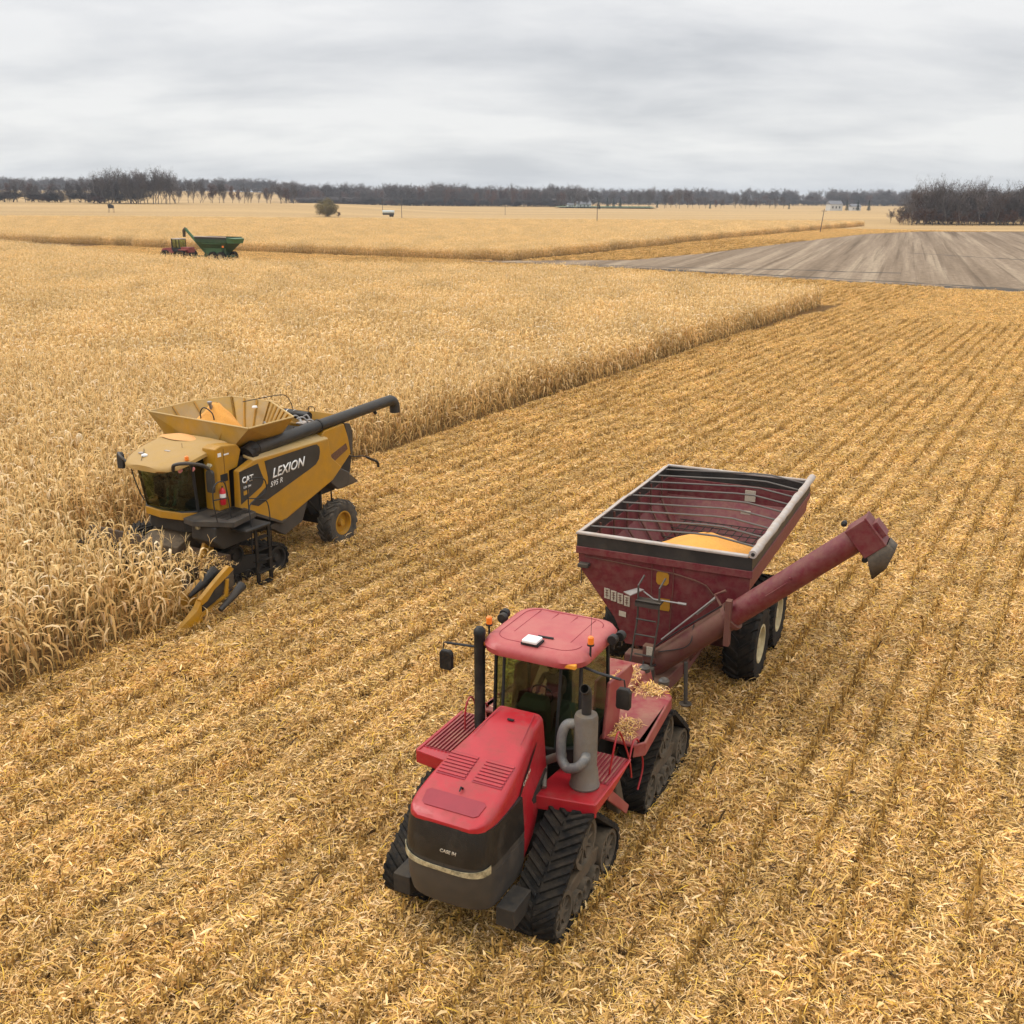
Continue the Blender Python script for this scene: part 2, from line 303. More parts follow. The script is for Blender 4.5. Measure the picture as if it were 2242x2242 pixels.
# beyond: blocks of four rows
def patches(poly, ymin, ymax, ps, x0=-260, x1=260, jit=.0, m=14):
    out = []
    A0 = np.arange(-60, 1100, ps*.97); L0 = -3.9-ps/2-np.arange(0, 700, ps)
    L0 = np.concatenate([L0, -3.9+ps/2+np.arange(0, 500, ps)])
    LL, AA = np.meshgrid(L0, A0); LL = LL.ravel(); AA = AA.ravel()+rng.uniform(-.3, .3, LL.size); X, Y = XY(LL, AA)
    k = inpoly(X, Y, poly) & (Y >= ymin) & (Y < ymax) & frustum(X, Y, m); return X[k], Y[k]
FARC = [(-260, 345), (-125.4, 266.8), (-52.2, 220.9), (-13.8, 199.8), (0.5, 193.8), (16.4, 223), (54.9, 301.7), (110, 400), (199.7, 549), (256.7, 553), (420, 560), (420, 640), (-420, 640), (-420, 430)]
x, y = patches(NEAR, 60, 400, PS); n = len(x); print('mid', n)
o = scatter('corn_field', patch_v, np.stack([x, y, 0*x], 1), -HD+math.pi*rng.integers(0, 2, n), np.stack([np.ones(n), np.ones(n), rng.uniform(.95, 1.08, n)], 1))
tag(o, 'dry corn stretching from behind the combine to the green cart', 'corn')
x, y = patches(FARC, 0, 470, PS); n = len(x); print('far', n)
o = scatter('corn_field', patch_v, np.stack([x, y, terrain(x, y)], 1), -HD+math.pi*rng.integers(0, 2, n), np.stack([np.ones(n), np.ones(n), rng.uniform(.95, 1.08, n)], 1))
tag(o, 'far corn field beyond the green cart and the bare soil', 'corn')
# ------------------------------------------------------------ stubble and residue
RES_STOPS = [(0, (.065, .035, .012)), (.22, (.30, .17, .045)), (.45, (.68, .41, .12)), (.7, (.88, .555, .22)), (.9, (.97, .72, .43)), (1, (.90, .57, .06))]
M_RES = leafmat('corn_residue', RES_STOPS, .08, .12, .8)
def residue(seed, S=1.7, n=3900):
    r = np.random.default_rng(seed); s = Soup()
    hf = lambda x, y: .03+.03*math.sin(x*5+seed)*math.cos(y*4+seed*2)
    for i in range(n):
        x = r.normal()*.19 if r.random() < .54 else r.uniform(-.5, .5); y = r.uniform(-S/2, S/2); z = max(.0, hf(x, y)*(1 if abs(x) < .3 else .3)+r.exponential(.022)); a = r.uniform(0, 6.28); q = r.random()
        if q < .80: l, w = r.lognormal(-2.4, .5), r.uniform(.0025, .0078)
        elif q < .93: l, w = r.uniform(.09, .20), r.uniform(.010, .020)
        else: l, w = r.uniform(.08, .3), .007
        l = min(l, .42)
        el = r.normal()*.28; d = np.array([math.cos(a), math.sin(a), 0]); b = r.normal()*.3
        p0 = np.array([x, y, z]); p1 = p0+d*l*.5+[0, 0, .5*l*math.sin(el)+.02*l]; d2 = np.array([math.cos(a+b), math.sin(a+b), 0]); p2 = p1+d2*l*.5+[0, 0, .5*l*math.sin(el)-.12*l]
        roll = r.normal()*.6; sd = np.array([-math.sin(a)*math.cos(roll), math.cos(a)*math.cos(roll), math.sin(roll)])
        tone = np.clip(r.normal(.50, .30), 0, .93) if q < .93 else r.uniform(.93, 1)
        for p in (p0, p1, p2): p[2] = max(p[2], .004)
        s.strip([p0, p1, p2], [w*.6, w, w*.35], sd, tone)
    return s.mesh('residue_patch', [M_RES])
res_v = [residue(900+i) for i in range(7)]
M_STUB = leafmat('corn_stubble', [(0, (.10, .055, .015)), (.4, (.33, .185, .042)), (.75, (.60, .355, .085)), (1, (.76, .50, .19))], .15, .12, .7)
def stubble(seed, S=2.0, down=False):
    r = np.random.default_rng(seed); s = Soup(); y = -S/2
    while y < S/2:
        y += r.uniform(.09, .17); x = r.normal()*.035; h = r.uniform(.12, .38)*(.35 if down else 1); ln = r.normal(size=2)*(.12 if not down else .7)
        s.rod([(x, y, 0), (x+ln[0]*h, y+ln[1]*h, h)], [.016, .013], r.uniform(.2, .9), 0, 4)
        for k in range(r.integers(5, 10)):
            a = r.uniform(0, 6.28); z0 = r.uniform(.02, h*.8); l = r.uniform(.1, .26)
            pts = leafpts(r, (x+ln[0]*z0, y+ln[1]*z0, z0), a, l, r.uniform(.2, 1.4), r.uniform(.6, 2.4), 3); pts[:, 2] = np.maximum(pts[:, 2], .01)
            s.strip(pts, [.008, .015, .012, .003], [math.sin(a), -math.cos(a), .1], r.uniform(0, 1))
    return s.mesh('stubble_row', [M_STUB])
stub_v = [stubble(40+i) for i in range(6)]+[stubble(60+i, down=True) for i in range(3)]
RP = 1.6
gl_ = np.arange(-3.1-ROW*200, 130, ROW)+ROW/2; LL, AA = np.meshgrid(gl_, np.arange(-50, 400, RP)); kk = (LL > -6) | (AA > 85); LL = LL[kk]; AA = AA[kk]
wn = rng.normal(size=400)*.035; LL = LL+rng.normal(size=LL.size)*.03+wn[np.clip(((AA+50)/RP).astype(int), 0, 399)]; AA = AA+rng.uniform(-.2, .2, LL.size)
def cutarea(x, y):
    l, a = LA(x, y); return ~inpoly(x, y, NEAR) & ~inpoly(x, y, SOIL) | ((l > -3.9) & (l < 2.7) & (a > -7.6) & (a < 0))
x, y = XY(LL, AA); k = cutarea(x, y) & frustum(x, y, 13) & (y < 420) & ~inpoly(x, y, FARC) & ((y < 180) | (rng.random(x.size) < .8)); x, y = x[k], y[k]; n = len(x); print('residue', n)
o = scatter('corn_residue', res_v, np.stack([x, y, 0*x], 1), -HD+math.pi*rng.integers(0, 2, n)+rng.normal(size=n)*.05, np.stack([rng.uniform(.85, 1.12, n), rng.uniform(.95, 1.2, n), rng.uniform(.8, 1.9, n)], 1))
tag(o, 'chopped husks and leaf litter covering the harvested ground', 'crop residue')
P = []
for l in np.arange(-3.1-ROW*110, 130, ROW):
    a = (-50 if l > -4 else 85)+rng.uniform(0, 1)
    while a < (150 if l > -4 else 300):
        a += 1.97; P.append((l+rng.normal()*.02, a))
P = np.array(P); x, y = XY(P[:, 0], P[:, 1]); k = cutarea(x, y) & frustum(x, y, 13) & (y < 300) & ~inpoly(x, y, FARC); k &= ~((P[:, 1] > 78+.12*P[:, 0]) & (P[:, 0] > 3) & (y < 165)); P = P[k]; x, y = x[k], y[k]; n = len(x)
gl = np.round((P[:, 0]+3.1)/ROW).astype(int)
wheel = np.isin(gl % 8, (1, 6)) ; dn = (rng.random(n) < np.where(wheel, .8, .10+.35*(np.sin(P[:, 0]*.9)*np.sin(P[:, 1]*.13+P[:, 0]*.4) > .25)))
idx = np.where(dn, 6+rng.integers(0, 3, n), rng.integers(0, 6, n)); print('stubble', n)
o = scatter('corn_stubble', stub_v, np.stack([x, y, 0*x], 1), -HD+math.pi*rng.integers(0, 2, n)+rng.normal(size=n)*.01, np.stack([np.ones(n), np.ones(n), rng.uniform(.85, 1.25, n)], 1), idx)
tag(o, 'rows of short cut corn stubble running away across the field', 'stubble')

# haze in the air between the camera and the far woods
hz_bm = bmesh.new(); bmesh.ops.create_cube(hz_bm, size=1); hme = bpy.data.meshes.new('haze'); hz_bm.to_mesh(hme); hz_bm.free()
hzo = bpy.data.objects.new('haze', hme); SC.collection.objects.link(hzo); hzo.scale = (11000, 9400, 60); hzo.location = (0, 3500, 29)
hm = bpy.data.materials.new('haze'); hm.use_nodes = True; hn = hm.node_tree; hn.nodes.clear(); ho_ = N(hn, 'ShaderNodeOutputMaterial'); hv = N(hn, 'ShaderNodeVolumePrincipled'); hv.inputs['Density'].default_value = .00012; hv.inputs['Color'].default_value = (.80, .86, .95, 1); hv.inputs['Anisotropy'].default_value = .2; L(hn, hv.outputs[0], ho_.inputs['Volume']); hme.materials.append(hm); tag(hzo, 'thin pale air over the fields', None, None, 'stuff')
# ------------------------------------------------------------ mesh builder (x to the picture's right, y forward of the machine, z up)
class MB:
    def __init__(s): s.bm = bmesh.new()
    def poly(s, vs, fs):
        v = [s.bm.verts.new(tuple(map(float, p))) for p in vs]
        for f in fs:
            try: s.bm.faces.new([v[i] for i in f])
            except ValueError: pass
        return s
    def box(s, x0, x1, y0, y1, z0, z1): return s.hexa([(x0, y0, z0), (x1, y0, z0), (x1, y1, z0), (x0, y1, z0), (x0, y0, z1), (x1, y0, z1), (x1, y1, z1), (x0, y1, z1)])
    def hexa(s, p): return s.poly(p, [(3, 2, 1, 0), (4, 5, 6, 7), (0, 1, 5, 4), (1, 2, 6, 5), (2, 3, 7, 6), (3, 0, 4, 7)])
    def prism(s, pts, ax, a, b):
        """polygon in the plane across axis ax ('x': (y,z), 'y': (x,z), 'z': (x,y)), from a to b"""
        mk = {'x': lambda p, c: (c, p[0], p[1]), 'y': lambda p, c: (p[0], c, p[1]), 'z': lambda p, c: (p[0], p[1], c)}[ax]; n = len(pts)
        return s.poly([mk(p, a) for p in pts]+[mk(p, b) for p in pts], [tuple(range(n))[::-1], tuple(range(n, 2*n))]+[(i, (i+1) % n, n+(i+1) % n, n+i) for i in range(n)])
    def loft(s, rings, cap=True):
        n = len(rings[0]); vs = [p for r in rings for p in r]; fs = []
        for k in range(len(rings)-1): fs += [(k*n+i, k*n+(i+1) % n, (k+1)*n+(i+1) % n, (k+1)*n+i) for i in range(n)]
        if cap: fs += [tuple(range(n))[::-1], tuple(range((len(rings)-1)*n, len(rings)*n))]
        return s.poly(vs, fs)
    def tube(s, pts, r, n=10, cap=True):
        pts = [Vector(p) for p in pts]; m = len(pts); rr = r if isinstance(r, (list, tuple)) else [r]*m; rings = []
        d0 = (pts[1]-pts[0]).normalized(); up = Vector((0, 0, 1)) if abs(d0.z) < .9 else Vector((0, 1, 0)); a = d0.cross(up).normalized()
        for i, p in enumerate(pts):
            d = (pts[min(i+1, m-1)]-pts[max(i-1, 0)]).normalized(); a = (a-d*a.dot(d)).normalized(); b = d.cross(a)
            rings.append([tuple(p+(a*math.cos(2*math.pi*k/n)+b*math.sin(2*math.pi*k/n))*rr[i]) for k in range(n)])
        return s.loft(rings, cap)
    def lathe(s, prof, c, ax='x', n=32, cap=True):
        """prof: (offset along ax, radius)"""
        rings = []
        for o, r in prof:
            ring = []
            for k in range(n):
                t = 2*math.pi*k/n; u, v = r*math.cos(t), r*math.sin(t)
                ring.append({'x': (c[0]+o, c[1]+u, c[2]+v), 'y': (c[0]+u, c[1]+o, c[2]+v), 'z': (c[0]+u, c[1]+v, c[2]+o)}[ax])
            rings.append(ring)
        return s.loft(rings, cap)
    def build(s, name, m, parent=None, smooth=None, bevel=0, solid=0, seg=2):
        bmesh.ops.transform(s.bm, matrix=Matrix.Scale(-1, 4, (1, 0, 0)), verts=s.bm.verts)
        bmesh.ops.recalc_face_normals(s.bm, faces=s.bm.faces)
        me = bpy.data.meshes.new(name); s.bm.to_mesh(me); s.bm.free(); me.materials.append(m)
        if smooth:
            me.polygons.foreach_set('use_smooth', [True]*len(me.polygons)); me.set_sharp_from_angle(angle=R(smooth))
        o = bpy.data.objects.new(name, me); SC.collection.objects.link(o)
        if parent: o.parent = parent
        if solid: md = o.modifiers.new('solid', 'SOLIDIFY'); md.thickness = solid; md.offset = 0
        if bevel: md = o.modifiers.new('bevel', 'BEVEL'); md.width = bevel; md.segments = seg; md.limit_method = 'ANGLE'; md.angle_limit = R(35)
        return o
def empty(name, xyh, label, cat, z=0):
    o = bpy.data.objects.new(name, None); SC.collection.objects.link(o); o.location = (xyh[0], xyh[1], z); o.rotation_euler = (0, 0, math.pi-xyh[2]); o.empty_display_size = .3
    return tag(o, label, cat)
def bez(pts, n=6):
    """smooth polyline through pts (Catmull-Rom)"""
    P = [Vector(p) for p in pts]; P = [P[0]*2-P[1]]+P+[P[-1]*2-P[-2]]; out = []
    for i in range(1, len(P)-2):
        for k in range(n):
            t = k/n; a, b, c, d = P[i-1:i+3]
            out.append(.5*((2*b)+(c-a)*t+(2*a-5*b+4*c-d)*t*t+(3*b-a-3*c+d)*t**3))
    out.append(P[-2]); return out
def lettering(name, txt, origin, ex, ey, size, m, parent, shear=0, bold=.0, depth=.006, spacing=1):
    """raised letters: origin (x,y,z), ex along the writing, ey up the letters"""
    cu = bpy.data.curves.new(name, 'FONT'); cu.body = txt; cu.size = size; cu.shear = shear; cu.offset = bold; cu.space_character = spacing; cu.resolution_u = 3
    to = bpy.data.objects.new(name, cu); SC.collection.objects.link(to); dg = bpy.context.evaluated_depsgraph_get(); dg.update()
    me = bpy.data.meshes.new_from_object(to.evaluated_get(dg)); SC.collection.objects.unlink(to); bpy.data.objects.remove(to)
    ex = Vector(ex).normalized(); ey = Vector(ey).normalized(); nn = ex.cross(ey); og = Vector(origin)
    bm = bmesh.new(); bm.from_mesh(me); bpy.data.meshes.remove(me)
    if depth:
        g = bmesh.ops.extrude_face_region(bm, geom=bm.faces[:]); bmesh.ops.translate(bm, vec=(0, 0, depth), verts=[v for v in g['geom'] if isinstance(v, bmesh.types.BMVert)])
    for v in bm.verts: v.co = og+ex*v.co.x+ey*v.co.y+nn*v.co.z
    mb = MB(); mb.bm.free(); mb.bm = bm; return mb.build(name, m, parent)
DUST = (.36, .27, .16); MUD = (.16, .11, .06)
M_RED = mat('red_paint', (.38, .013, .020), .34, dirt=((.26, .05, .04), .36, 2.6), noise=.10, coat=.08)
M_RED2 = mat('red_paint_dusty', (.26, .022, .030), .5, dirt=((.30, .15, .10), .62, 3.0), noise=.12)
M_MAR = mat('maroon_paint', (.13, .008, .016), .5, dirt=((.21, .10, .075), .55, 5.5), noise=.15)
M_ROOFR = mat('red_roof_dust_glare', (.36, .035, .042), .38, dirt=((.44, .14, .12), .7, 1.6), noise=.08, coat=.1)  # pink dust colour also carries the sky's glare on the roof
M_MARD = mat('maroon_paint_muddy', (.105, .014, .018), .65, dirt=((.16, .095, .055), .85, 3.5), noise=.2)
M_YEL = mat('yellow_paint', (.42, .20, .005), .40, dirt=((.31, .18, .04), .55, 2.6), noise=.08)
M_YELD = mat('yellow_paint_dusty', (.50, .32, .09), .6, dirt=((.50, .36, .18), .75, 1.4), noise=.1)
M_BLK = mat('black_plastic', (.010, .0095, .009), .5, spec=.35, dirt=((.07, .055, .04), .4, 3), noise=.2)
M_CHA = mat('charcoal_panel', (.018, .017, .0155), .5, dirt=((.075, .06, .045), .45, 1.6), noise=.15)
M_GRY = mat('grey_paint', (.038, .034, .030), .5, dirt=((.10, .075, .05), .5, 2.5), noise=.15)
M_RUB = mat('rubber', (.010, .0095, .009), .75, dirt=((.055, .042, .028), .5, 5), noise=.3, bump=.3, nscale=12, spec=.2)
M_RUBM = mat('rubber_muddy', (.05, .042, .034), .85, dirt=((.20, .15, .10), .7, 3), noise=.3)
M_RIM = mat('muddy_rim', (.07, .055, .036), .8, dirt=((.15, .11, .07), .6, 6), noise=.25)
M_MUD = mat('muddy_steel', (.06, .043, .026), .85, dirt=((.15, .105, .06), .7, 6), noise=.35, bump=.6, nscale=9)
M_FRM = mat('dark_frame', (.012, .0105, .009), .7, dirt=((.06, .045, .028), .6, 4), noise=.3)
M_MUF = mat('muffler_steel', (.16, .145, .125), .5, .45, dirt=((.20, .15, .10), .6, 5), noise=.25)
M_PIPE = mat('pipe_steel', (.12, .12, .118), .55, .25, dirt=((.35, .31, .25), .4, 4), noise=.12)
M_WHT = mat('white_plastic', (.80, .80, .78), .4, noise=.04)
M_DEC = mat('pale_decal', (.50, .44, .34), .6, noise=.2, nscale=30)
M_ORG = mat('orange_lens', (.85, .20, .02), .3, noise=.1)
M_AMB = mat('amber_lens', (.75, .30, .03), .3, noise=.15, nscale=20)
M_LAMP = mat('lamp_glass', (.42, .38, .25), .15, .3, noise=.75, nscale=7)
M_CORNG = mat('corn_grain', (.80, .36, .06), .7, noise=.22, nscale=55, bump=.8)
M_TARP = mat('grey_tarp', (.42, .38, .35), .6, dirt=((.40, .30, .22), .5, 4), noise=.1, bump=.2, nscale=5)
M_BRED = mat('extinguisher_red', (.55, .02, .03), .3, noise=.05)
M_BAR = mat('bare_steel', (.30, .28, .26), .45, .6, noise=.2)
M_CHR = mat('tarp_bow', (.13, .115, .10), .6, .2, noise=.15)
M_DARK = mat('dark_trim', (.012, .012, .012), .6, noise=.2)
M_SEAT = mat('seat_fabric', (.05, .05, .05), .9, noise=.2)
M_SKIN = mat('skin', (.45, .24, .16), .6, noise=.05)
M_SHIRT = mat('shirt', (.16, .07, .08), .9, noise=.1)
M_SHIRT2 = mat('shirt_green', (.07, .12, .09), .9, noise=.1)
def glass(name, tint=(.45, .55, .42), a=.55):
    m = bpy.data.materials.new(name); m.use_nodes = True; nt = m.node_tree; nt.nodes.clear()
    o = N(nt, 'ShaderNodeOutputMaterial'); t = N(nt, 'ShaderNodeBsdfTransparent'); t.inputs[0].default_value = (*tint, 1); g = N(nt, 'ShaderNodeBsdfGlossy'); g.inputs['Roughness'].default_value = .04; g.inputs[0].default_value = (.9, .95, .9, 1)
    lw = N(nt, 'ShaderNodeLayerWeight'); pw_ = N(nt, 'ShaderNodeMath', operation='POWER', i_1=4.0); L(nt, lw.outputs['Facing'], pw_.inputs[0]); f = N(nt, 'ShaderNodeMath', operation='MULTIPLY_ADD', i_1=.8, i_2=.05); L(nt, pw_.outputs[0], f.inputs[0]); mx = N(nt, 'ShaderNodeMixShader'); L(nt, f.outputs[0], mx.inputs[0]); L(nt, t.outputs[0], mx.inputs[1]); L(nt, g.outputs[0], mx.inputs[2]); L(nt, mx.outputs[0], o.inputs[0]); return m
M_GLS = glass('green_tinted_glass', (.36, .46, .30)); M_GLS2 = glass('dark_green_glass', (.26, .40, .26))
def person(name, xyh, z, label, shirt):
    """a seated driver, hands on the wheel; faces the machine's forward (+y)"""
    J = dict(pel=(0, 0, .08), sp=(0, -.03, .30), ch=(0, -.02, .48), nk=(0, .0, .60), hd=(0, .03, .70), ht=(0, .03, .82))
    v = [J[k] for k in ('pel', 'sp', 'ch', 'nk', 'hd', 'ht')]; r = [(.15, .12), (.14, .10), (.17, .11), (.055, .055), (.085, .095), (.06, .07)]; e = [(0, 1), (1, 2), (2, 3), (3, 4), (4, 5)]
    for sx in (-1, 1):
        b = len(v); v += [(sx*.19, -.01, .53), (sx*.24, .12, .33), (sx*.14, .36, .36), (sx*.12, .43, .39)]; r += [(.055, .055), (.045, .045), (.032, .032), (.035, .03)]; e += [(2, b), (b, b+1), (b+1, b+2), (b+2, b+3)]
        for k in range(4): v.append((sx*(.12-.012*k), .50, .395+.018*k-.02)); r.append((.009, .009)); e.append((b+3, len(v)-1))
        v.append((sx*.075, .46, .42)); r.append((.011, .011)); e.append((b+3, len(v)-1))
        b = len(v); v += [(sx*.10, .06, .06), (sx*.15, .44, .10), (sx*.14, .48, -.30), (sx*.14, .60, -.36)]; r += [(.09, .085), (.065, .065), (.045, .045), (.045, .03)]; e += [(0, b), (b, b+1), (b+1, b+2), (b+2, b+3)]
    me = bpy.data.meshes.new('person'); me.from_pydata([(-p[0], p[1], p[2]) for p in v], e, []); o = bpy.data.objects.new('person', me); SC.collection.objects.link(o)
    o.location = (xyh[0], xyh[1], z); o.rotation_euler = (0, 0, math.pi-xyh[2])
    sk = o.modifiers.new('skin', 'SKIN'); sk.use_smooth_shade = True
    for i, q in enumerate(r): me.skin_vertices[0].data[i].radius = q
    me.skin_vertices[0].data[0].use_root = True
    o.modifiers.new('sub', 'SUBSURF').levels = 1; o.modifiers['sub'].render_levels = 2
    me.materials.append(shirt)
    h = MB(); h.lathe([(-.13, .02), (-.10, .07), (-.04, .092), (.02, .092), (.08, .07), (.115, .02)], (0, .04, .73), 'z', 16); ho = h.build('head', M_SKIN, o, 60)
    f = MB(); f.lathe([(-.02, .02), (0, .02), (.02, .012)], (0, .135, .725), 'y', 8); f.build('nose', M_SKIN, ho, 60)
    for sx in (-1, 1): q = MB(); q.lathe([(-.008, .004), (0, .012), (.008, .004)], (sx*.035, .125, .755), 'y', 8); q.build('eye', M_DARK, ho, 60)
    q = MB(); q.box(-.03, .03, .118, .13, .675, .683); q.build('mouth', M_MAR, ho)
    c = MB(); c.lathe([(.0, .10), (.05, .092), (.09, .06), (.105, .01)], (0, .03, .76), 'z', 16).prism([(-.07, .10), (.07, .10), (.05, .20), (-.05, .20)], 'z', .765, .775); c.build('cap', M_BLK, o, 40)
    return tag(o, label, 'person')
def wp(o, q):
    c, s = math.cos(o[2]), math.sin(o[2]); return (o[0]+q[0]*c-q[1]*s, o[1]-q[0]*s-q[1]*c, q[2])
# ---- rubber track unit
def hullpath(circs, n=110):
    P = np.array([(y+r*math.cos(t), z+r*math.sin(t)) for y, z, r in circs for t in np.linspace(0, 2*math.pi, 60, endpoint=False)])
    P = P[np.lexsort((P[:, 1], P[:, 0]))]
    def half(P):
        h = []
        for p in P:
            while len(h) > 1 and (h[-1][0]-h[-2][0])*(p[1]-h[-2][1])-(h[-1][1]-h[-2][1])*(p[0]-h[-2][0]) <= 0: h.pop()
            h.append(tuple(p))
        return h
    H = half(P)[:-1]+half(P[::-1])[:-1]; H = np.array(H+[H[0]]); d = np.r_[0, np.cumsum(np.linalg.norm(np.diff(H, axis=0), axis=1))]
    u = np.linspace(0, d[-1], n, endpoint=False); return np.stack([np.interp(u, d, H[:, 0]), np.interp(u, d, H[:, 1])], 1), d[-1]
def wheel_disc(name, m, parent, c, r, w, face, n=28, dish=.06, spokes=0, rim=.82):
    """a wheel with dished face towards +face"""
    b = MB(); s = face; b.lathe([(-s*w/2, r*.6), (-s*w/2, r), (s*w/2, r), (s*w/2, r*rim), (s*(w/2-dish), r*(rim-.06)), (s*(w/2-dish), r*.32), (s*(w/2-dish*.2), r*.26), (s*(w/2-dish*.2), .01)], c, 'x', n)
    for k in range(spokes):
        t = 2*math.pi*k/spokes; u = Vector((0, math.cos(t), math.sin(t))); v = Vector((0, -math.sin(t), math.cos(t))); o = Vector(c)+Vector((s*(w/2-dish), 0, 0)); f = Vector((s*dish*.7, 0, 0)); k2 = .022
        b.hexa([tuple(o+u*r*.28+v*a*k2+f*e) for a, e in ((-1, 0), (1, 0), (1, 1), (-1, 1))]+[tuple(o+u*r*(rim-.03)+v*a*k2+f*e) for a, e in ((-1, 0), (1, 0), (1, 1), (-1, 1))])
    return b.build(name, m, parent, 35)
def belt(path, x0, x1, parent, lugs=46, thick=.045, lh=.05, m=None, flip=1):
    n = len(path); b = MB(); nx = np.roll(path, -1, 0)-np.roll(path, 1, 0); nx /= np.linalg.norm(nx, axis=1)[:, None]; nn = np.stack([nx[:, 1], -nx[:, 0]], 1)
    rings = []
    for i in list(range(n))+[0]:
        p, q = path[i], path[i]-nn[i]*thick; rings.append([(x0, p[0], p[1]), (x1, p[0], p[1]), (x1, q[0], q[1]), (x0, q[0], q[1])])
    b.loft(rings, cap=False)
    def at(u, h):
        u = u % n; i = int(u); f = u-i; p = path[i]*(1-f)+path[(i+1) % n]*f; q = nn[i]*(1-f)+nn[(i+1) % n]*f; return p+q*h
    xm = (x0+x1)/2; step = n/lugs; k = .85*step
    for j in range(lugs):
        for side in (0, 1):
            u0 = j*step+(.5*step if side else 0); xa, xb = (xm-.02, x0) if side == 0 else (xm+.02, x1); seg = 4; rr = []
            for g in range(seg+1):
                t = g/seg; x = xa+(xb-xa)*t; u = u0-flip*t*1.5*step; w = .27*step
                a, c, d, e = at(u-w, -.005), at(u+w, -.005), at(u+w*.7, lh), at(u-w*.7, lh)
                rr.append([(x, *a), (x, *c), (x, *d), (x, *e)])
            b.loft(rr)
    return b.build('track_belt', m or M_RUB, parent)
def track_unit(T, side, yc, steps=True):
    """belt with its wheels; side +1 = picture right"""
    x0, x1 = (.77, 1.50) if side > 0 else (-1.50, -.77); xm = (x0+x1)/2
    path, ln = hullpath([(yc+.93, .47, .40), (yc-.93, .47, .40), (yc-.05, 1.10, .47), (yc, .14, .07)], 132)
    bt = belt(path, x0, x1, T, 40, flip=-1 if side > 0 else -1)
    w = x1-x0-.06
    wheel_disc('drive_wheel', M_RIM, bt, (xm, yc-.05, 1.10), .42, w-.1, side, 28, .10, 10)
    for y in (.93, -.93): wheel_disc('idler_wheel', M_RIM, bt, (xm, yc+y, .47), .355, w, side, 28, .10, 9)
    for y in (-.36, 0, .36): wheel_disc('roller', M_RIM, bt, (xm, yc+y, .30), .19, w, side, 20, .05)
    f = MB(); xf = x1-.10 if side > 0 else x0+.10; a, c = sorted((xf, xf-side*.12))
    f.prism([(yc-1.0, .52), (yc-.75, .66), (yc-.3, .76), (yc+.3, .70), (yc+.95, .58), (yc+1.0, .44), (yc+.3, .46), (yc-.9, .44)], 'x', a, c)
    f.build('track_frame', M_MUD, bt, None, .02)
    return bt
# ============================================================ RED TRACKED TRACTOR
TP = (-.085, 15.197, .4627)
T = empty('tracked_tractor', TP, 'red four-track tractor with tall silver muffler in the foreground', 'tractor')
for s in (1, -1):
    for yc in (0, -3.93): track_unit(T, s, yc)
def sec(y, w, zt, wb, zb, rad=.12, crown=.0, n=4):
    """hood section: ring in the plane y, half width w at the top, wb at the bottom"""
    r = [(-wb, y, zb), (-w-(wb-w)*.15, y, zt-rad*1.6)]
    for k in range(n+1):
        t = math.pi/2*k/n; r.append((-w+rad*(1-math.cos(t)) if False else -w+rad-rad*math.cos(t), y, zt-rad+rad*math.sin(t)))
    r.append((0, y, zt+crown)); r += [(-a, b, c) for a, b, c in r[::-1][1:]]
    return r
# hood
b = MB(); HS = [(-.52, .42, 2.90, .50, 1.9), (-.1, .46, 2.84, .56, 1.5), (.25, .53, 2.74, .62, 1.2), (.7, .60, 2.65, .68, 1.05), (1.0, .64, 2.58, .71, 1.38), (1.3, .67, 2.50, .70, 1.75), (1.6, .68, 2.42, .69, 2.00), (1.74, .665, 2.37, .675, 2.12), (1.86, .625, 2.325, .635, 2.19), (1.95, .55, 2.285, .56, 2.19)]
b.loft([sec(*h, min(.12, (h[2]-h[4])*.42)) for h in HS]+[sec(2.0, .44, 2.25, .45, 2.19, .03)]); hood = b.build('hood', M_RED, T, 40, .02)
# side skirt, dark louvre line
b = MB()
for s in (1, -1):
    b.hexa([(s*.52, -.45, 1.2), (s*.64, 1.4, 1.0), (s*.60, 1.4, 1.0), (s*.48, -.45, 1.2), (s*.53, -.45, 2.0), (s*.67, 1.4, 1.42), (s*.61, 1.4, 1.42), (s*.48, -.45, 2.0)])
b.build('engine_skirt', M_FRM, T)
def hz(x, y):
    ys_ = [h[0] for h in HS]; return float(np.interp(y, ys_, [h[2] for h in HS]))+.002
for cx in (-.31, .31):
    b = MB()
    b.poly([(cx-.24, .74, hz(cx, .74)+.004), (cx+.24, .74, hz(cx, .74)+.004), (cx+.25, 1.24, hz(cx, 1.24)+.006), (cx-.25, 1.24, hz(cx, 1.24)+.006)], [(0, 1, 2, 3)])
    M_VENT = bpy.data.materials.get('red_vent') or mat('red_vent', (.26, .018, .03), .6, noise=.1)
    v = b.build('hood_vent', M_VENT, hood)
    b = MB()
    for k in range(7):
        y = .765+.068*k; z = hz(cx, y); b.hexa([(cx-.235, y, z+.008), (cx+.235, y, z+.008), (cx+.235, y+.035, z+.002), (cx-.235, y+.035, z+.002), (cx-.235, y, z+.02), (cx+.235, y, z+.02), (cx+.235, y+.035, z+.008), (cx-.235, y+.035, z+.008)])
    b.build('louvre', M_RED, v)
b = MB()
pts = [(-.5, 1.60), (-.45, 1.55), (.45, 1.55), (.5, 1.60), (.47, 1.79), (.41, 1.83), (-.41, 1.83), (-.47, 1.79)]
b.poly([(x, y, hz(x, y)+.007+.004) for x, y in pts], [tuple(range(8))]); b.build('hood_scoop', M_VENT, hood)
b = MB(); b.tube([(0, 1.40, hz(0, 1.4)), (0, 1.45, hz(0, 1.4)+.05), (0, 1.5, hz(0, 1.5)+.03)], [.02, .015, .01], 6); b.build('hood_latch', M_BLK, hood)
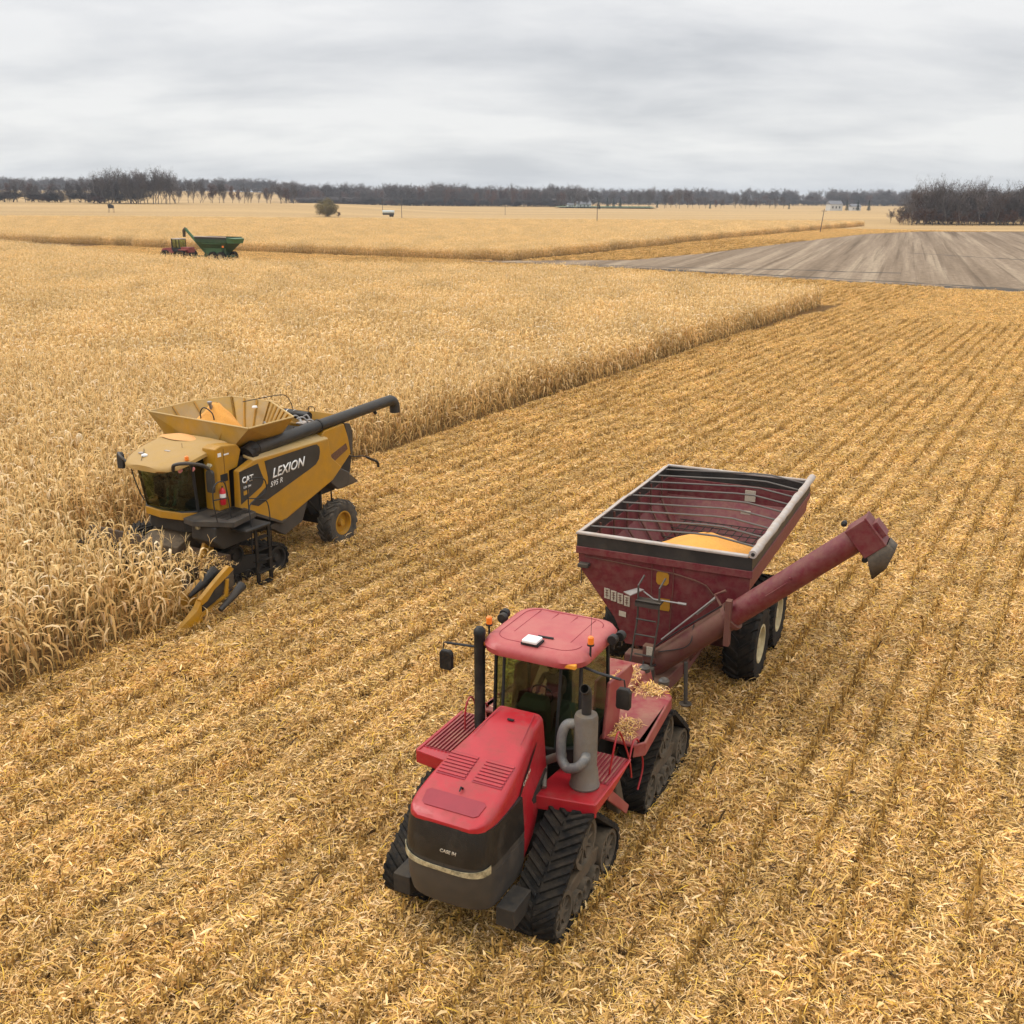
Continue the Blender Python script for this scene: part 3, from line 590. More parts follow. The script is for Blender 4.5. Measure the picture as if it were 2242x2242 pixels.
b = MB(); b.prism([(-.06, -.20), (.06, -.20), (.05, -.16), (-.05, -.16)], 'z', 2.865, 2.885); b.build('hood_slot', M_DARK, hood)
b = MB()
for s in (-1, 1): b.tube([(s*.30, -.45, 2.915), (s*.42, .30, 2.765)], .006, 5)
b.build('hood_seam', M_VENT, hood)
# black nose, light strip, lower bumper
def nose(zs, wfun, yfun, mt, name, nseg=18, pw=3.0, lim=1):
    b = MB(); rings = []
    for z in zs:
        w, yf = wfun(z), yfun(z); ring = [(-w, .80, z)]
        for k in range(nseg+1):
            t = -math.pi/2+math.pi*k/nseg; sx, cy = math.sin(t), math.cos(t)
            ring.append((w*math.copysign(abs(sx)**(2/pw), sx), yf-.42+.42*abs(cy)**(2/pw), z))
        ring.append((w, .80, z)); rings.append(ring)
    return b.loft(rings).build(name, mt, T, 40)
M_NOSE = mat('black_grille', (.009, .0085, .008), .4, dirt=((.06, .045, .03), .30, 3), noise=.3, nscale=60, bump=.3)
nose([1.62, 1.75, 1.95, 2.10, 2.18, 2.20], lambda z: .74-.045*max(0, z-1.62)/.65, lambda z: 2.07-.07*max(0, z-1.9)/.35, M_NOSE, 'grille')
nose([.88, .93, 1.1, 1.35, 1.50], lambda z: .70+.04*min(1, (z-.88)/.3), lambda z: 1.98+.07*min(1, (z-.88)/.3), M_GRY, 'bumper')
nose([1.50, 1.62], lambda z: .735, lambda z: 2.06, M_GRY, 'bumper_top')
b = MB(); rr = []
for k in range(25):
    t = (-1+2*k/24)*1.22; sx, cy = math.sin(t), math.cos(t); x = .75*math.copysign(abs(sx)**(2/3.0), sx); y = 2.075-.42+.42*abs(cy)**(2/3.0); th = .028+.026*abs(t); zc_ = .05*abs(t)**3
    if abs(x) < .035: continue
    rr.append([(x, y, 1.515-th+zc_), (x*1.012, y+.012, 1.515-th+zc_), (x*1.012, y+.012, 1.525+th+zc_), (x, y, 1.525+th+zc_)])
b.loft(rr); ls_ = b.build('headlight_strip', M_LAMP, T)
b = MB(); b.prism([(-.035, 2.068), (.035, 2.068), (.035, 2.05), (-.035, 2.05)], 'z', 1.48, 1.63); b.build('strip_divider', M_GRY, ls_)
lettering('lettering', 'CASE IH', (-.02+.0, 2.068, 1.80), (1, 0, 0), (0, -.02, 1), .075, M_DEC, T, .2, .002)
for s in (1, -1):
    b = MB(); x0, x1 = sorted((s*.74, s*1.04)); b.box(x0, x1, 1.17, 1.76, .60, .92); b.build('front_weight', M_FRM, T, None, .015)
    # side stripe and lettering on the hood
def hx(y, z):   # half width of the hood side
    w = np.interp(y, [h[0] for h in HS], [h[1] for h in HS]); wb = np.interp(y, [h[0] for h in HS], [h[3] for h in HS]); zt = np.interp(y, [h[0] for h in HS], [h[2] for h in HS]); zb = np.interp(y, [h[0] for h in HS], [h[4] for h in HS])
    return float(w+(wb-w)*np.clip((zt-z)/(zt-zb), 0, 1))
for s in (1, -1):
    b = MB(); P = [(-.15, 2.60, .012), (.2, 2.47, .045), (.5, 2.34, .05), (.8, 2.17, .045), (1.05, 1.99, .04), (1.3, 1.80, .02)]
    top = [(s*(hx(y, z)+.014), y, z+h) for y, z, h in P]; bot = [(s*(hx(y, z)+.014), y, z-h) for y, z, h in P]; n = len(P)
    b.poly(top+bot, [(i, i+1, n+i+1, n+i) for i in range(n-1)]); st = b.build('side_stripe', M_BLK, hood)
    o0 = (s*(hx(.62, 2.26)+.022), .62, 2.25) if s > 0 else (s*(hx(.1, 2.5)+.022), .1, 2.49)
    e = Vector((-.03*s, -.86, .42)) if s > 0 else Vector((.03, .86, -.42))
    lettering('lettering', 'CASE IH', o0, e, Vector((-s*.03, .40, .86)), .085, M_DEC, st, .2, .001, .003)
# chassis
b = MB(); b.box(-.48, .48, -1.75, 1.55, .72, 1.30); b.box(-.36, .36, -2.3, -1.7, .70, 1.15); b.box(-.50, .50, -5.9, -2.25, .70, 1.55)
for yc in (0, -3.93): b.box(-.80, .80, yc-.28, yc+.22, .78, 1.22)
b.build('chassis', M_FRM, T, None, .02)
# decks / steps
for s in (1, -1):
    w, z = (0, 0) if s > 0 else (.26, .14)   # the picture-left deck reaches further out and sits higher
    b = MB()
    q = [(s*.45, .02), (s*(1.50+w), -.16), (s*(1.50+w), -.30), (s*(1.42+w), -1.75), (s*.62, -1.75)]
    b.prism(q if s > 0 else q[::-1], 'z', 1.62+z, 1.75+z)
    b.prism([(s*.45, .03), (s*(1.52+w), -.15), (s*(1.52+w), -.20), (s*.45, -.02)], 'z', 1.52+z, 1.76+z)
    b.hexa([(s*(1.47+w), -.16, 1.60+z), (s*(1.53+w), -.16, 1.60+z), (s*(1.53+w), -.9, 1.62+z), (s*(1.47+w), -.9, 1.62+z), (s*(1.47+w), -.16, 1.77+z), (s*(1.53+w), -.16, 1.77+z), (s*(1.53+w), -1.75, 1.77+z), (s*(1.47+w), -1.75, 1.77+z)])
    dk = b.build('deck', M_RED, T, None, .015)
    b = MB(); b.hexa([(s*1.46, -.70, 1.55), (s*1.52, -.70, 1.55), (s*1.52, -1.62, .78), (s*1.46, -1.62, .78), (s*1.46, -.78, 1.72), (s*1.52, -.78, 1.72), (s*1.52, -1.72, .90), (s*1.46, -1.72, .90)]); b.build('fender_strut', M_RED2, T, None, .01)
    b = MB()
    for k in range(9): x = s*(.82+w+.072*k); b.box(min(x, x+s*.028), max(x, x+s*.028), -1.70, -.82 if s > 0 else -.34, 1.752+z, 1.785+z)
    b.build('tread_rib', M_RED2, dk)
    b = MB(); b.box(*sorted((s*(.80+w), s*(1.46+w))), -1.74, -.80 if s > 0 else -.32, 1.751+z, 1.757+z); b.build('tread_plate', M_VENT, dk)
    b = MB(); b.tube(bez([(s*1.36, -1.12, 1.76), (s*1.40, -1.20, 2.22), (s*1.40, -1.34, 2.42), (s*1.40, -1.52, 2.30), (s*1.46, -1.78, 1.76), (s*1.46, -1.95, 1.3)], 4), .018, 6); b.tube(bez([(s*1.46, -1.80, 1.72), (s*1.46, -1.98, 1.98), (s*1.48, -2.2, 1.86), (s*1.50, -2.42, 1.3), (s*1.48, -2.25, .9)], 4), .018, 6); b.build('handrail', M_RED, T, 60)
# steps below the deck behind the front track and muddy steering arm
b = MB(); b.hexa([(1.0, -1.95, .55), (1.25, -2.0, .45), (1.25, -2.3, .50), (1.0, -2.25, .60), (.95, -1.72, 1.62), (1.18, -1.72, 1.62), (1.18, -1.95, 1.62), (.95, -1.95, 1.62)]); b.box(.5, 1.1, -2.05, -1.85, 1.1, 1.25); b.build('step_bracket', M_MUD, T, None, .04)
b = MB(); b.hexa([(-1.0, -1.95, .55), (-1.25, -2.0, .45), (-1.25, -2.3, .50), (-1.0, -2.25, .60), (-.95, -1.72, 1.62), (-1.18, -1.72, 1.62), (-1.18, -1.95, 1.62), (-.95, -1.95, 1.62)]); b.build('step_bracket', M_MUD, T, None, .04)
# cab
b = MB(); b.box(-.80, .80, -2.55, -.98, 1.75, 2.02); b.prism([(-.80, -2.55), (.80, -2.55), (.80, -1.0), (.38, -.80), (-.38, -.80), (-.80, -1.0)], 'z', 1.9, 2.15); b.build('cab_base', M_BLK, T, None, .02)
CB = [(-.78, -2.50), (.78, -2.50), (.80, -1.15), (.50, -.86), (-.50, -.86), (-.80, -1.15)]; CT = [(-.76, -2.42), (.76, -2.42), (.78, -1.20), (.52, -.98), (-.52, -.98), (-.78, -1.20)]
for i in range(6):
    b = MB(); p, q = CB[i], CT[i]; b.tube([(p[0], p[1], 2.10), (q[0], q[1], 3.64)], .035 if i in (0, 1, 2, 5) else .028, 6); b.build('cab_post', M_DARK, T)
for i in range(6):
    j = (i+1) % 6; b = MB(); b.poly([(CB[i][0], CB[i][1], 2.12), (CB[j][0], CB[j][1], 2.12), (CT[j][0], CT[j][1], 3.62), (CT[i][0], CT[i][1], 3.62)], [(0, 1, 2, 3)]); b.build('window', M_GLS, T)
def roundrect(x0, x1, y0, y1, rf, rr, z, n=6):
    P = []
    for cx, cy, r, a0 in ((x1-rf, y1-rf, rf, 0), (x0+rf, y1-rf, rf, 90), (x0+rr, y0+rr, rr, 180), (x1-rr, y0+rr, rr, 270)):
        for k in range(n+1): t = R(a0+90*k/n); P.append((cx+r*math.cos(t), cy+r*math.sin(t), z))
    return P
b = MB(); b.loft([roundrect(-.80+.0, .80, -2.52, -.90, .30, .3, 3.60), roundrect(-.93, .93, -2.66, -.78, .42, .36, 3.64), roundrect(-.95, .95, -2.68, -.76, .42, .38, 3.74), roundrect(-.90, .90, -2.63, -.82, .40, .36, 3.82), roundrect(-.80, .80, -2.53, -.94, .34, .32, 3.855), roundrect(-.3, .3, -2.0, -1.4, .1, .1, 3.875)])
roof = b.build('cab_roof', M_ROOFR, T, 50)
b = MB()
for x in (-.52, -.18, .18, .52): b.tube([(x, -2.42, 3.864), (x*1.0, -1.35, 3.866)], .008, 4)
b.tube([(p[0], p[1], 3.860) for p in roundrect(-.74, .74, -2.48, -1.0, .3, .28, 0)], .007, 4); b.build('roof_groove', M_VENT, roof)
b = MB(); b.box(-.17, .10, -1.16, -.90, 3.90, 3.96); gp = b.build('antenna_receiver', M_WHT, T, None, .02); b = MB(); b.box(-.19, .12, -1.18, -.92, 3.86, 3.90); b.tube([(-.05, -1.3, 3.89), (.22, -1.32, 3.89)], .018, 6); b.build('bracket', M_DARK, gp)
for s in (1, -1):
    b = MB(); b.tube([(s*.93, -1.21, 3.70), (s*.93, -1.21, 3.97)], .018, 6); b.lathe([(0, .06), (.03, .06)], (s*.93, -1.21, 3.95), 'z', 12); bs = b.build('beacon_post', M_DARK, T); b = MB(); b.lathe([(0, .052), (.11, .05), (.13, .03)], (s*.93, -1.21, 3.98), 'z', 14); b.build('beacon', M_ORG, bs, 40)
    for y, x in ((-1.95, 1.04), (-2.15, 1.10)):
        b = MB(); b.lathe([(-.08, .05), (-.04, .085), (.06, .09), (.075, .08)], (s*x, y, 3.80), 'y', 14); b.box(s*x-.02, s*x+.02, y-.03, y+.03, 3.62, 3.75); b.build('work_light', M_BLK, T, 40)
    b = MB(); b.box(*sorted((s*.62, s*.84)), -.885, -.80, 3.655, 3.735) if s > 0 else b.box(-.955, -.90, -1.12, -.98, 3.66, 3.74); b.build('marker_light', M_AMB, roof, None, .015)
    x = s*1.62
    b = MB(); b.tube([(s*.86, -1.1, 3.60), (s*1.15, -1.0, 3.60), (s*1.58, -.9, 3.62)], .022, 6); b.tube([(s*1.58, -.9, 3.62), (s*1.64, -.9, 3.62), (s*1.66, -.9, 3.5)], .012, 6); br = b.build('mirror_arm', M_DARK, T)
    b = MB(); b.prism([(x-.08, 3.12), (x+.12, 3.12), (x+.14, 3.16), (x+.14, 3.42), (x+.10, 3.48), (x-.06, 3.48), (x-.10, 3.42), (x-.10, 3.16)], 'y', -.96, -.86); b.build('mirror', M_BLK, br, None, .02)
b = MB(); b.tube([(.87, -1.35, 3.80), (.87, -1.38, 4.55)], .004, 4); b.build('aerial', M_DARK, T)
# air intake stack (picture left) and muffler (picture right)
b = MB(); b.tube(bez([(-.72, -.75, 1.8), (-.95, -.92, 2.15), (-1.0, -1.0, 2.5)], 4)+[Vector((-1.0, -1.0, 3.92))], .095, 14); b.lathe([(0, .105), (.07, .105), (.13, .06), (.14, .01)], (-1.0, -1.0, 3.85), 'z', 14); b.build('air_intake', M_BLK, T, 50)
mx_, my_ = 1.12, -.64
b = MB(); b.lathe([(0, .245), (.03, .25), (.05, .235), (.30, .212), (.34, .192), (1.22, .192), (1.27, .175), (1.28, .09)], (mx_, my_, 1.76), 'z', 30); mf = b.build('muffler', M_MUF, T, 35)
b = MB(); b.tube(bez([(mx_, my_, 3.0), (mx_, my_, 3.32), (mx_, my_+.02, 3.44), (mx_-.0, my_+.12, 3.52)], 5), .075, 14, False); b.build('exhaust_pipe', M_FRM, T, 60, 0, .008)
b = MB(); b.tube(bez([(mx_+.06, my_+.12, 2.38), (mx_+.10, my_+.26, 2.36), (mx_+.0, my_+.32, 2.24), (.93, my_+.28, 2.16), (.80, my_+.22, 2.26), (.77, my_+.18, 2.45), (.77, my_+.14, 2.66), (.83, my_+.10, 2.82), (.95, my_+.05, 2.84)], 6), .082, 14); b.build('inlet_pipe', M_PIPE, T, 60)
b = MB(); b.tube([(.42, -.62, 2.02), (.80, -.50, 2.30)], .07, 12); b.tube([(.42, -.62, 2.02), (.60, -.2, 1.8)], .04, 8); b.build('turbo_pipe', M_MUF, T, 50)
# inside the cab
b = MB(); b.box(-.22, .22, -2.1, -1.65, 2.25, 2.42); b.box(-.22, .22, -2.2, -2.08, 2.35, 3.0); b.build('seat', M_SEAT, T, None, .04)
b = MB(); b.box(-.30, .25, -1.22, -1.0, 2.1, 2.72); b.hexa([(-.3, -1.22, 2.7), (.25, -1.22, 2.7), (.25, -.98, 2.66), (-.3, -.98, 2.66), (-.25, -1.25, 2.86), (.2, -1.25, 2.86), (.2, -1.1, 2.84), (-.25, -1.1, 2.84)]); b.build('dashboard', M_GRY, T, None, .03)
b = MB(); b.tube([(.2*math.cos(t), -1.38+.06*math.sin(t), 2.80+.19*math.sin(t)) for t in np.linspace(0, 6.283, 20)], .014, 6); b.tube([(0, -1.25, 2.7), (0, -1.38, 2.8)], .02, 6); b.build('steering_wheel', M_DARK, T)
person('person', (wp(TP, (0, -1.86, 0))[0], wp(TP, (0, -1.86, 0))[1], TP[2]), 2.40, 'driver in a dull red shirt and cap sitting in the red tractor', M_SHIRT)
# rear unit: deck, fenders, red tank panel
b = MB(); b.hexa([(-.72, -5.2, 1.55), (.72, -5.2, 1.55), (.72, -2.75, 1.55), (-.72, -2.75, 1.55), (-.66, -5.1, 1.95), (.66, -5.1, 1.95), (.66, -2.85, 1.95), (-.66, -2.85, 1.95)]); b.box(-.3, .3, -6.3, -5.2, .6, .9); b.build('rear_body', M_RED2, T, None, .03)
for s in (1, -1):
    b = MB(); q = [(s*.70, -2.10), (s*1.45, -2.05), (s*1.58, -2.25), (s*1.42, -4.15), (s*1.30, -4.35), (s*.70, -4.60)]; b.prism(q, 'z', 1.80, 1.86)
    b.hexa([(s*1.42, -2.06, 1.60), (s*1.60, -2.24, 1.60), (s*1.44, -4.15, 1.60), (s*1.40, -4.15, 1.60), (s*1.45, -2.06, 1.86), (s*1.60, -2.24, 1.86), (s*1.44, -4.15, 1.86), (s*1.40, -4.15, 1.86)])
    b.build('rear_fender', M_RED2, T, None, .02)
b = MB(); b.prism([(-2.0, 1.86), (-2.18, 2.86), (-3.30, 2.78), (-3.40, 2.60), (-2.75, 2.1), (-2.7, 1.86)], 'x', .86, .92); b.build('side_panel', M_RED2, T, None, .02)
b = MB(); b.prism([(-2.0, 1.86), (-2.18, 2.86), (-3.30, 2.78), (-3.40, 2.60), (-2.75, 2.1), (-2.7, 1.86)], 'x', -.92, -.86); b.build('side_panel', M_RED2, T, None, .02)
for x, y in ((.62, -4.9), (1.15, -4.5)): b = MB(); b.lathe([(0, .11), (.08, .11), (.12, .07)], (x, y, 1.9), 'z', 14); b.build('tank_cap', M_GRY, T, 40)
# husks lying on the tractor's rear fenders
def litter(name, o, areas, label, n=420, z0=0):
    s = Soup(); r = np.random.default_rng(len(name)+n)
    for (xa, xb, ya, yb, z, h) in areas:
        for i in range(n):
            x = r.uniform(xa, xb) ; y = r.uniform(ya, yb); cx, cy = (x-(xa+xb)/2)/((xb-xa)/2), (y-(ya+yb)/2)/((yb-ya)/2); k = max(0, 1-cx*cx*.8-cy*cy*.8)
            if r.random() > k+.1: continue
            a = r.uniform(0, 6.28); l = r.uniform(.04, .15); p0 = np.array([-x, y, z+.01+r.uniform(0, h)*k]); d = np.array([math.cos(a), math.sin(a), r.normal()*.3]); p2 = p0+d*l; p2[2] = max(p2[2], z+.004)
            s.strip([p0, (p0+p2)/2+[0, 0, .01], p2], [.003, .0065, .002], [-math.sin(a), math.cos(a), r.normal()*.4], np.clip(r.normal(.6, .25), 0, 1))
    me = s.mesh(name, [M_RES]); ob = bpy.data.objects.new(name, me); SC.collection.objects.link(ob); ob.location = (o[0], o[1], 0); ob.rotation_euler = (0, 0, math.pi-o[2])
    return tag(ob, label, 'crop residue', None, 'stuff')
litter('husk_litter', TP, [(.86, 1.35, -2.95, -2.08, 1.86, .09), (.72, 1.3, -4.5, -3.9, 1.86, .09), (-1.35, -.8, -2.9, -2.1, 1.86, .1), (.2, .7, -4.9, -3.6, 1.95, .08)], 'chopped husks piled on the red tractor rear fender', 620)

# ============================================================ MAROON GRAIN CART
KP = (4.65, 24.62, .433)
K = empty('grain_cart', KP, 'maroon grain cart with open top and raised auger behind the red tractor', 'grain cart')
ZR, ZF = 3.50, 3.80
top = [(-1.90, 3.42), (1.90, 3.42), (1.90, -3.30), (-1.90, -3.30)]
def ring(w, yf, yr, z): return [(-w, yf, z), (w, yf, z), (w, yr, z), (-w, yr, z)]
# front wall tapers: z 3.5 -> w 1.90, z 2.7 -> 1.6, z 1.5 -> .75
tub = [ring(1.90, 3.40, -3.28, 3.50), ring(1.88, 3.38, -3.26, 3.05), ring(1.05, 3.30, -2.2, 1.95), ring(.78, 3.26, -1.2, 1.35)]
b = MB(); vs = [p for r in tub for p in r]
fs = [(k*4+i, k*4+(i+1) % 4, (k+1)*4+(i+1) % 4, (k+1)*4+i) for k in range(3) for i in range(4)]+[(12, 13, 14, 15)]
b.poly(vs, fs); hop = b.build('hopper', M_MAR, K, None, 0, .05)
b = MB()
for (x0, x1, y0, y1) in ((-1.95, 1.95, 3.38, 3.47), (-1.95, 1.95, -3.37, -3.28), (1.88, 1.96, -3.36, 3.46), (-1.96, -1.88, -3.36, 3.46)): b.box(x0, x1, y0, y1, 3.36, 3.52)
b.build('rim_flange', M_MAR, hop, None, .01)
b = MB()
for (x0, x1, y0, y1) in ((-1.90, 1.90, 3.41, 3.45), (-1.90, 1.90, -3.36, -3.32), (1.90, 1.94, -3.36, 3.45), (-1.94, -1.90, -3.36, 3.45)): b.box(x0, x1, y0, y1, 3.50, 3.80)
b.build('rim_extension', M_CHA, hop)
# capping rails and rolled tarp
b = MB(); b.box(-1.95, 1.86, 3.37, 3.49, 3.80, 3.86); b.build('cap_rail', M_TARP, K, None, .02); b = MB(); b.box(-1.95, 1.86, -3.42, -3.32, 3.80, 3.86); b.build('cap_rail', M_TARP, K, None, .02)
b = MB()
for y0, y1, dx in ((3.35, 1.78, 0), (1.72, .1, .03), (.04, -1.5, .0), (-1.56, -3.3, .03)): b.hexa([(-2.02-dx, y1, 3.74), (-1.86-dx, y1, 3.82), (-1.86, y0, 3.82), (-2.02, y0, 3.74), (-2.00-dx, y1, 3.80), (-1.84-dx, y1, 3.87), (-1.84, y0, 3.87), (-2.00, y0, 3.80)])
b.build('side_rail', M_TARP, K)
b = MB(); r_ = random.Random(3); b.tube([(1.95+.008*r_.uniform(-1, 1), 3.50-6.95*k/24, 3.90+.012*r_.uniform(-1, 1)) for k in range(25)], [.085+.008*r_.uniform(-1, 1) for k in range(25)], 12)
rt = b.build('rolled_tarp', M_TARP, K, 60); b = MB(); b.lathe([(0, .04), (.012, .04)], (1.95, 3.50, 3.90), 'y', 12); b.build('roll_end', M_DARK, rt)
b = MB()
for k in range(9):
    y = 2.85-.72*k; b.tube(bez([(-1.86, y, 3.84), (-1.0, y, 3.90), (.3, y, 4.02), (.9, y, 4.02), (1.84, y-.0, 3.86)], 3) if False else [(-1.86, y, 3.82), (.55, y-.03, 3.97), (1.0, y-.05, 3.97), (1.86, y-.06, 3.84)], .022, 6)
b.build('tarp_bow', M_CHR, K)
b = MB()
for x in (-.9, -.1): b.tube([(x, 3.3, 3.87), (x-.0, -3.3, 3.88)], .012, 5)
# slats of the safety grate inside
gr = MB()
for k in range(12): gr.tube([(-1.15+.21*k, -2.7, 2.55), (-1.15+.21*k, 1.2, 2.55)], .014, 5)
for k in range(10): gr.tube([(-1.3, -2.6+.42*k, 2.57), (1.3, -2.6+.42*k, 2.57)], .014, 5)
gr.build('inner_grate', M_FRM, K)
# ribs on the inside left wall
b = MB()
for k in range(6): y = 2.3-.95*k; b.tube([(-1.82, y, 3.76), (-1.80, y, 3.10), (-1.10, y*.8, 2.1)], .03, 6)
b.build('inner_rib', M_MARD, hop)
# two sight windows on the rear wall, seen inside
b = MB(); b.prism([(.28, 3.12), (.56, 3.12), (.56, 3.42), (.28, 3.42)], 'y', -3.235, -3.20); b.build('sight_window', M_DEC, hop); b = MB(); b.prism([(.24, 2.62), (.50, 2.62), (.50, 2.9), (.24, 2.9)], 'y', -3.05, -3.0); b.build('sight_window', M_DEC, hop)
# grain heap
b = MB(); rings = []; NR = 14
cx, cy = .60, 1.95
for k in range(NR):
    t = k/(NR-1); rr = []
    for j in range(36):
        a = 2*math.pi*j/36; ex = 2.2; x = cx+max(-1, min(1, 1.12*math.copysign(abs(math.cos(a))**(2/ex), math.cos(a))))*1.3*t; y = cy+math.copysign(abs(math.sin(a))**(2/ex), math.sin(a))*1.45*t
        x = min(x, 1.80); y = min(y, 3.30); rr.append((x, y, 3.74-.62*t**1.25+.012*math.sin(a*5+k)))
    rings.append(rr)
b.loft(rings[::-1], cap=True); go_ = b.build('corn_heap', M_CORNG, None, 60); go_.location = (KP[0], KP[1], 0); go_.rotation_euler = (0, 0, math.pi-KP[2]); go_.name = 'grain_heap'
tag(go_, 'mound of orange corn kernels in the open maroon grain cart', 'grain heap')
# front wall furniture: sight glass, decals, trim, ladder, jack
def fw(x, z, d=.03):   # a point on the front wall
    y = np.interp(z, [1.35, 1.95, 3.05, 3.5], [3.26, 3.30, 3.38, 3.40]); return (x, float(y)+d, z)
def plate(name, pts, m, parent, d0=.028, d1=.045, bevel=0):
    b = MB(); n = len(pts); b.poly([fw(x, z, d0) for x, z in pts]+[fw(x, z, d1) for x, z in pts], [tuple(range(n)), tuple(range(n, 2*n))]+[(i, (i+1) % n, n+(i+1) % n, n+i) for i in range(n)]); return b.build(name, m, parent, None, bevel)
M_SG = mat('amber_sight_glass', (.38, .19, .025), .25, noise=.15)
plate('sight_glass', [(-.06, 2.90), (.13, 2.90), (.18, 2.96), (.18, 3.14), (.13, 3.22), (-.06, 3.22), (-.10, 3.14), (-.10, 2.96)], M_SG, hop)
plate('sight_glass', [(.0, 2.30), (.20, 2.30), (.22, 2.36), (.22, 2.58), (.0, 2.58), (-.03, 2.5)], M_SG, hop)
b = MB(); b.tube([fw(-.20, 3.40, .05), fw(-.20, 2.7, .05), fw(-.25, 2.2, .05)], .012, 5); b.tube([fw(.28, 3.38, .05), fw(.28, 2.9, .05), fw(.22, 1.8, .05)], .012, 5); b.build('sight_rail', M_MARD, hop)
for k in range(4):
    x = -1.29+.155*k; z = 2.50-.035*k; d = plate('decal', [(x, z-.13), (x+.13, z-.145), (x+.13, z+.10), (x, z+.115)], M_DEC, hop)
    b = MB()
    for q in range(3): b.tube([fw(x+.03, z+.07-.06*q, .05), fw(x+.10, z+.065-.06*q, .05)], .008, 4)
    b.tube([fw(x+.065, z+.08, .05), fw(x+.065, z-.11, .05)], .008, 4); b.build('decal_mark', M_MARD, d)
d = plate('decal', [(-.94, 2.0), (-.78, 1.98), (-.78, 2.10), (-.94, 2.12)], M_DEC, hop)
b = MB(); P = [(.28, 3.20), (.75, 3.12), (1.0, 3.04), (1.35, 2.62), (1.62, 2.5)]
b.tube([fw(x, z, .04) for x, z in P], .02, 5); b.tube([fw(-1.75, 3.30, .04), fw(.3, 3.20, .04)], .015, 5); b.build('wall_trim', M_MARD, hop)
# corner light bracket on the left
b = MB(); b.box(-1.86, -1.62, 3.42, 3.60, 3.08, 3.16); b.tube([(-1.80, 3.50, 3.1), (-1.80, 3.50, 2.62)], .012, 5); b.build('marker_light', M_GRY, K, None, .01)
# ladder and shovel in front
b = MB()
for x in (-.22, .24): b.tube([(x+.05, 4.05, 3.30), (x-.02, 4.22, 3.12), (x, 4.25, 2.4), (x-.10, 4.35, 1.35), (x-.14, 4.4, .9)], .022, 6)
for z in (1.2, 1.6, 2.05, 2.4): b.tube([(-.24, 4.30, z), (.20, 4.30, z)], .018, 6)
b.box(-.26, .28, 4.08, 4.36, 2.78, 2.82); b.box(-.26, .28, 4.33, 4.36, 2.70, 2.82); b.build('ladder', M_GRY, K)
b = MB(); b.hexa([(-.62, 4.05, 2.84), (-.30, 4.05, 2.98), (-.12, 4.2, 3.02), (-.40, 4.25, 2.86), (-.62, 4.05, 2.86), (-.30, 4.05, 3.0), (-.12, 4.2, 3.04), (-.40, 4.25, 2.88)]); b.tube([(-.15, 4.15, 2.98), (.1, 4.2, 2.86), (.72, 4.2, 2.86)], .018, 6); b.tube([(.62, 4.2, 2.86), (.80, 4.2, 2.86)], .03, 6)
sh = b.build('shovel', M_BAR, None); sh.location = (KP[0], KP[1], 0); sh.rotation_euler = (0, 0, math.pi-KP[2]); tag(sh, 'metal shovel lying across the ladder step of the maroon grain cart', 'shovel')
# tongue, frame, jack
b = MB(); b.hexa([(-.14, 5.9, .55), (.14, 5.9, .55), (.55, 3.2, .75), (-.55, 3.2, .75), (-.14, 5.9, .80), (.14, 5.9, .80), (.55, 3.2, 1.1), (-.55, 3.2, 1.1)]); b.box(-.6, .6, -3.0, 3.2, .80, 1.1)
for y in (-1.05, 1.05): b.box(-1.2, 1.2, y-.13, y+.13, .72, .98)
for s in (-1, 1): b.hexa([(s*.5, 2.9, 1.0), (s*.62, 2.9, 1.0), (s*.62, 2.7, 1.0), (s*.5, 2.7, 1.0), (s*1.5, 3.0, 2.6), (s*1.62, 3.0, 2.6), (s*1.62, 2.8, 2.6), (s*1.5, 2.8, 2.6)])
b.build('frame', M_MARD, K, None, .02)
b = MB(); b.tube([(.85, 4.15, 1.55), (.90, 4.2, .65)], .045, 8); b.lathe([(0, .12), (.03, .14)], (.90, 4.2, .60), 'z', 12); b.build('jack', M_GRY, K)
b = MB(); b.tube([(.0, 3.6, .98), (.0, 5.6, .95)], .035, 8); b.tube(bez([(.15, 4.0, 1.3), (.2, 4.8, 1.5), (.0, 5.6, 1.2), (-.1, 6.4, 1.3)], 6), .02, 6); b.tube(bez([(-.1, 4.0, 1.4), (.05, 4.9, 1.3), (.1, 5.7, 1.1), (0, 6.4, 1.4)], 6), .018, 6); b.build('hose', M_DARK, K, 50)
b = MB(); b.box(-.55, .15, 3.7, 4.05, 1.0, 1.45); b.box(-.12, .12, 3.95, 4.15, 1.35, 1.75); b.build('gearbox', M_MARD, K, None, .03)
plate_ = MB(); plate_.box(-.02, .14, 4.16, 4.17, 1.55, 1.75); plate_.build('decal', M_DEC, K)
# auger
A0, A1 = Vector((.10, 3.78, 1.25)), Vector((3.98, 3.78, 4.62)); AD = (A1-A0).normalized()
b = MB(); b.tube([A0-AD*.3, A0+AD*2.05], .265, 22); b.build('lower_auger', M_MARD, K, 50)
b = MB(); b.tube([A0+AD*2.05, A1], .245, 22); ua = b.build('upper_auger', M_MAR, K, 50)
b = MB(); c0 = A0+AD*2.05; b.tube([c0-AD*.05, c0+AD*.05], .31, 22)
nn = Vector((-AD.z, 0, AD.x)); b.tube([c0+nn*.30+Vector((0, .1, 0)), c0+nn*.55, c0+nn*.5+AD*.25], .035, 6); b.box(c0.x-.06, c0.x+.06, 3.95, 4.12, c0.z-.55, c0.z+.45); b.build('hinge', M_MARD, K, None, .01)
b = MB(); b.tube([c0+nn*.5, A0+nn*.38+AD*.5+Vector((0, .15, 0))], .02, 6); b.tube([c0+nn*.5, c0+nn*.42-AD*.6], .032, 6); b.build('cylinder', M_BAR, K)
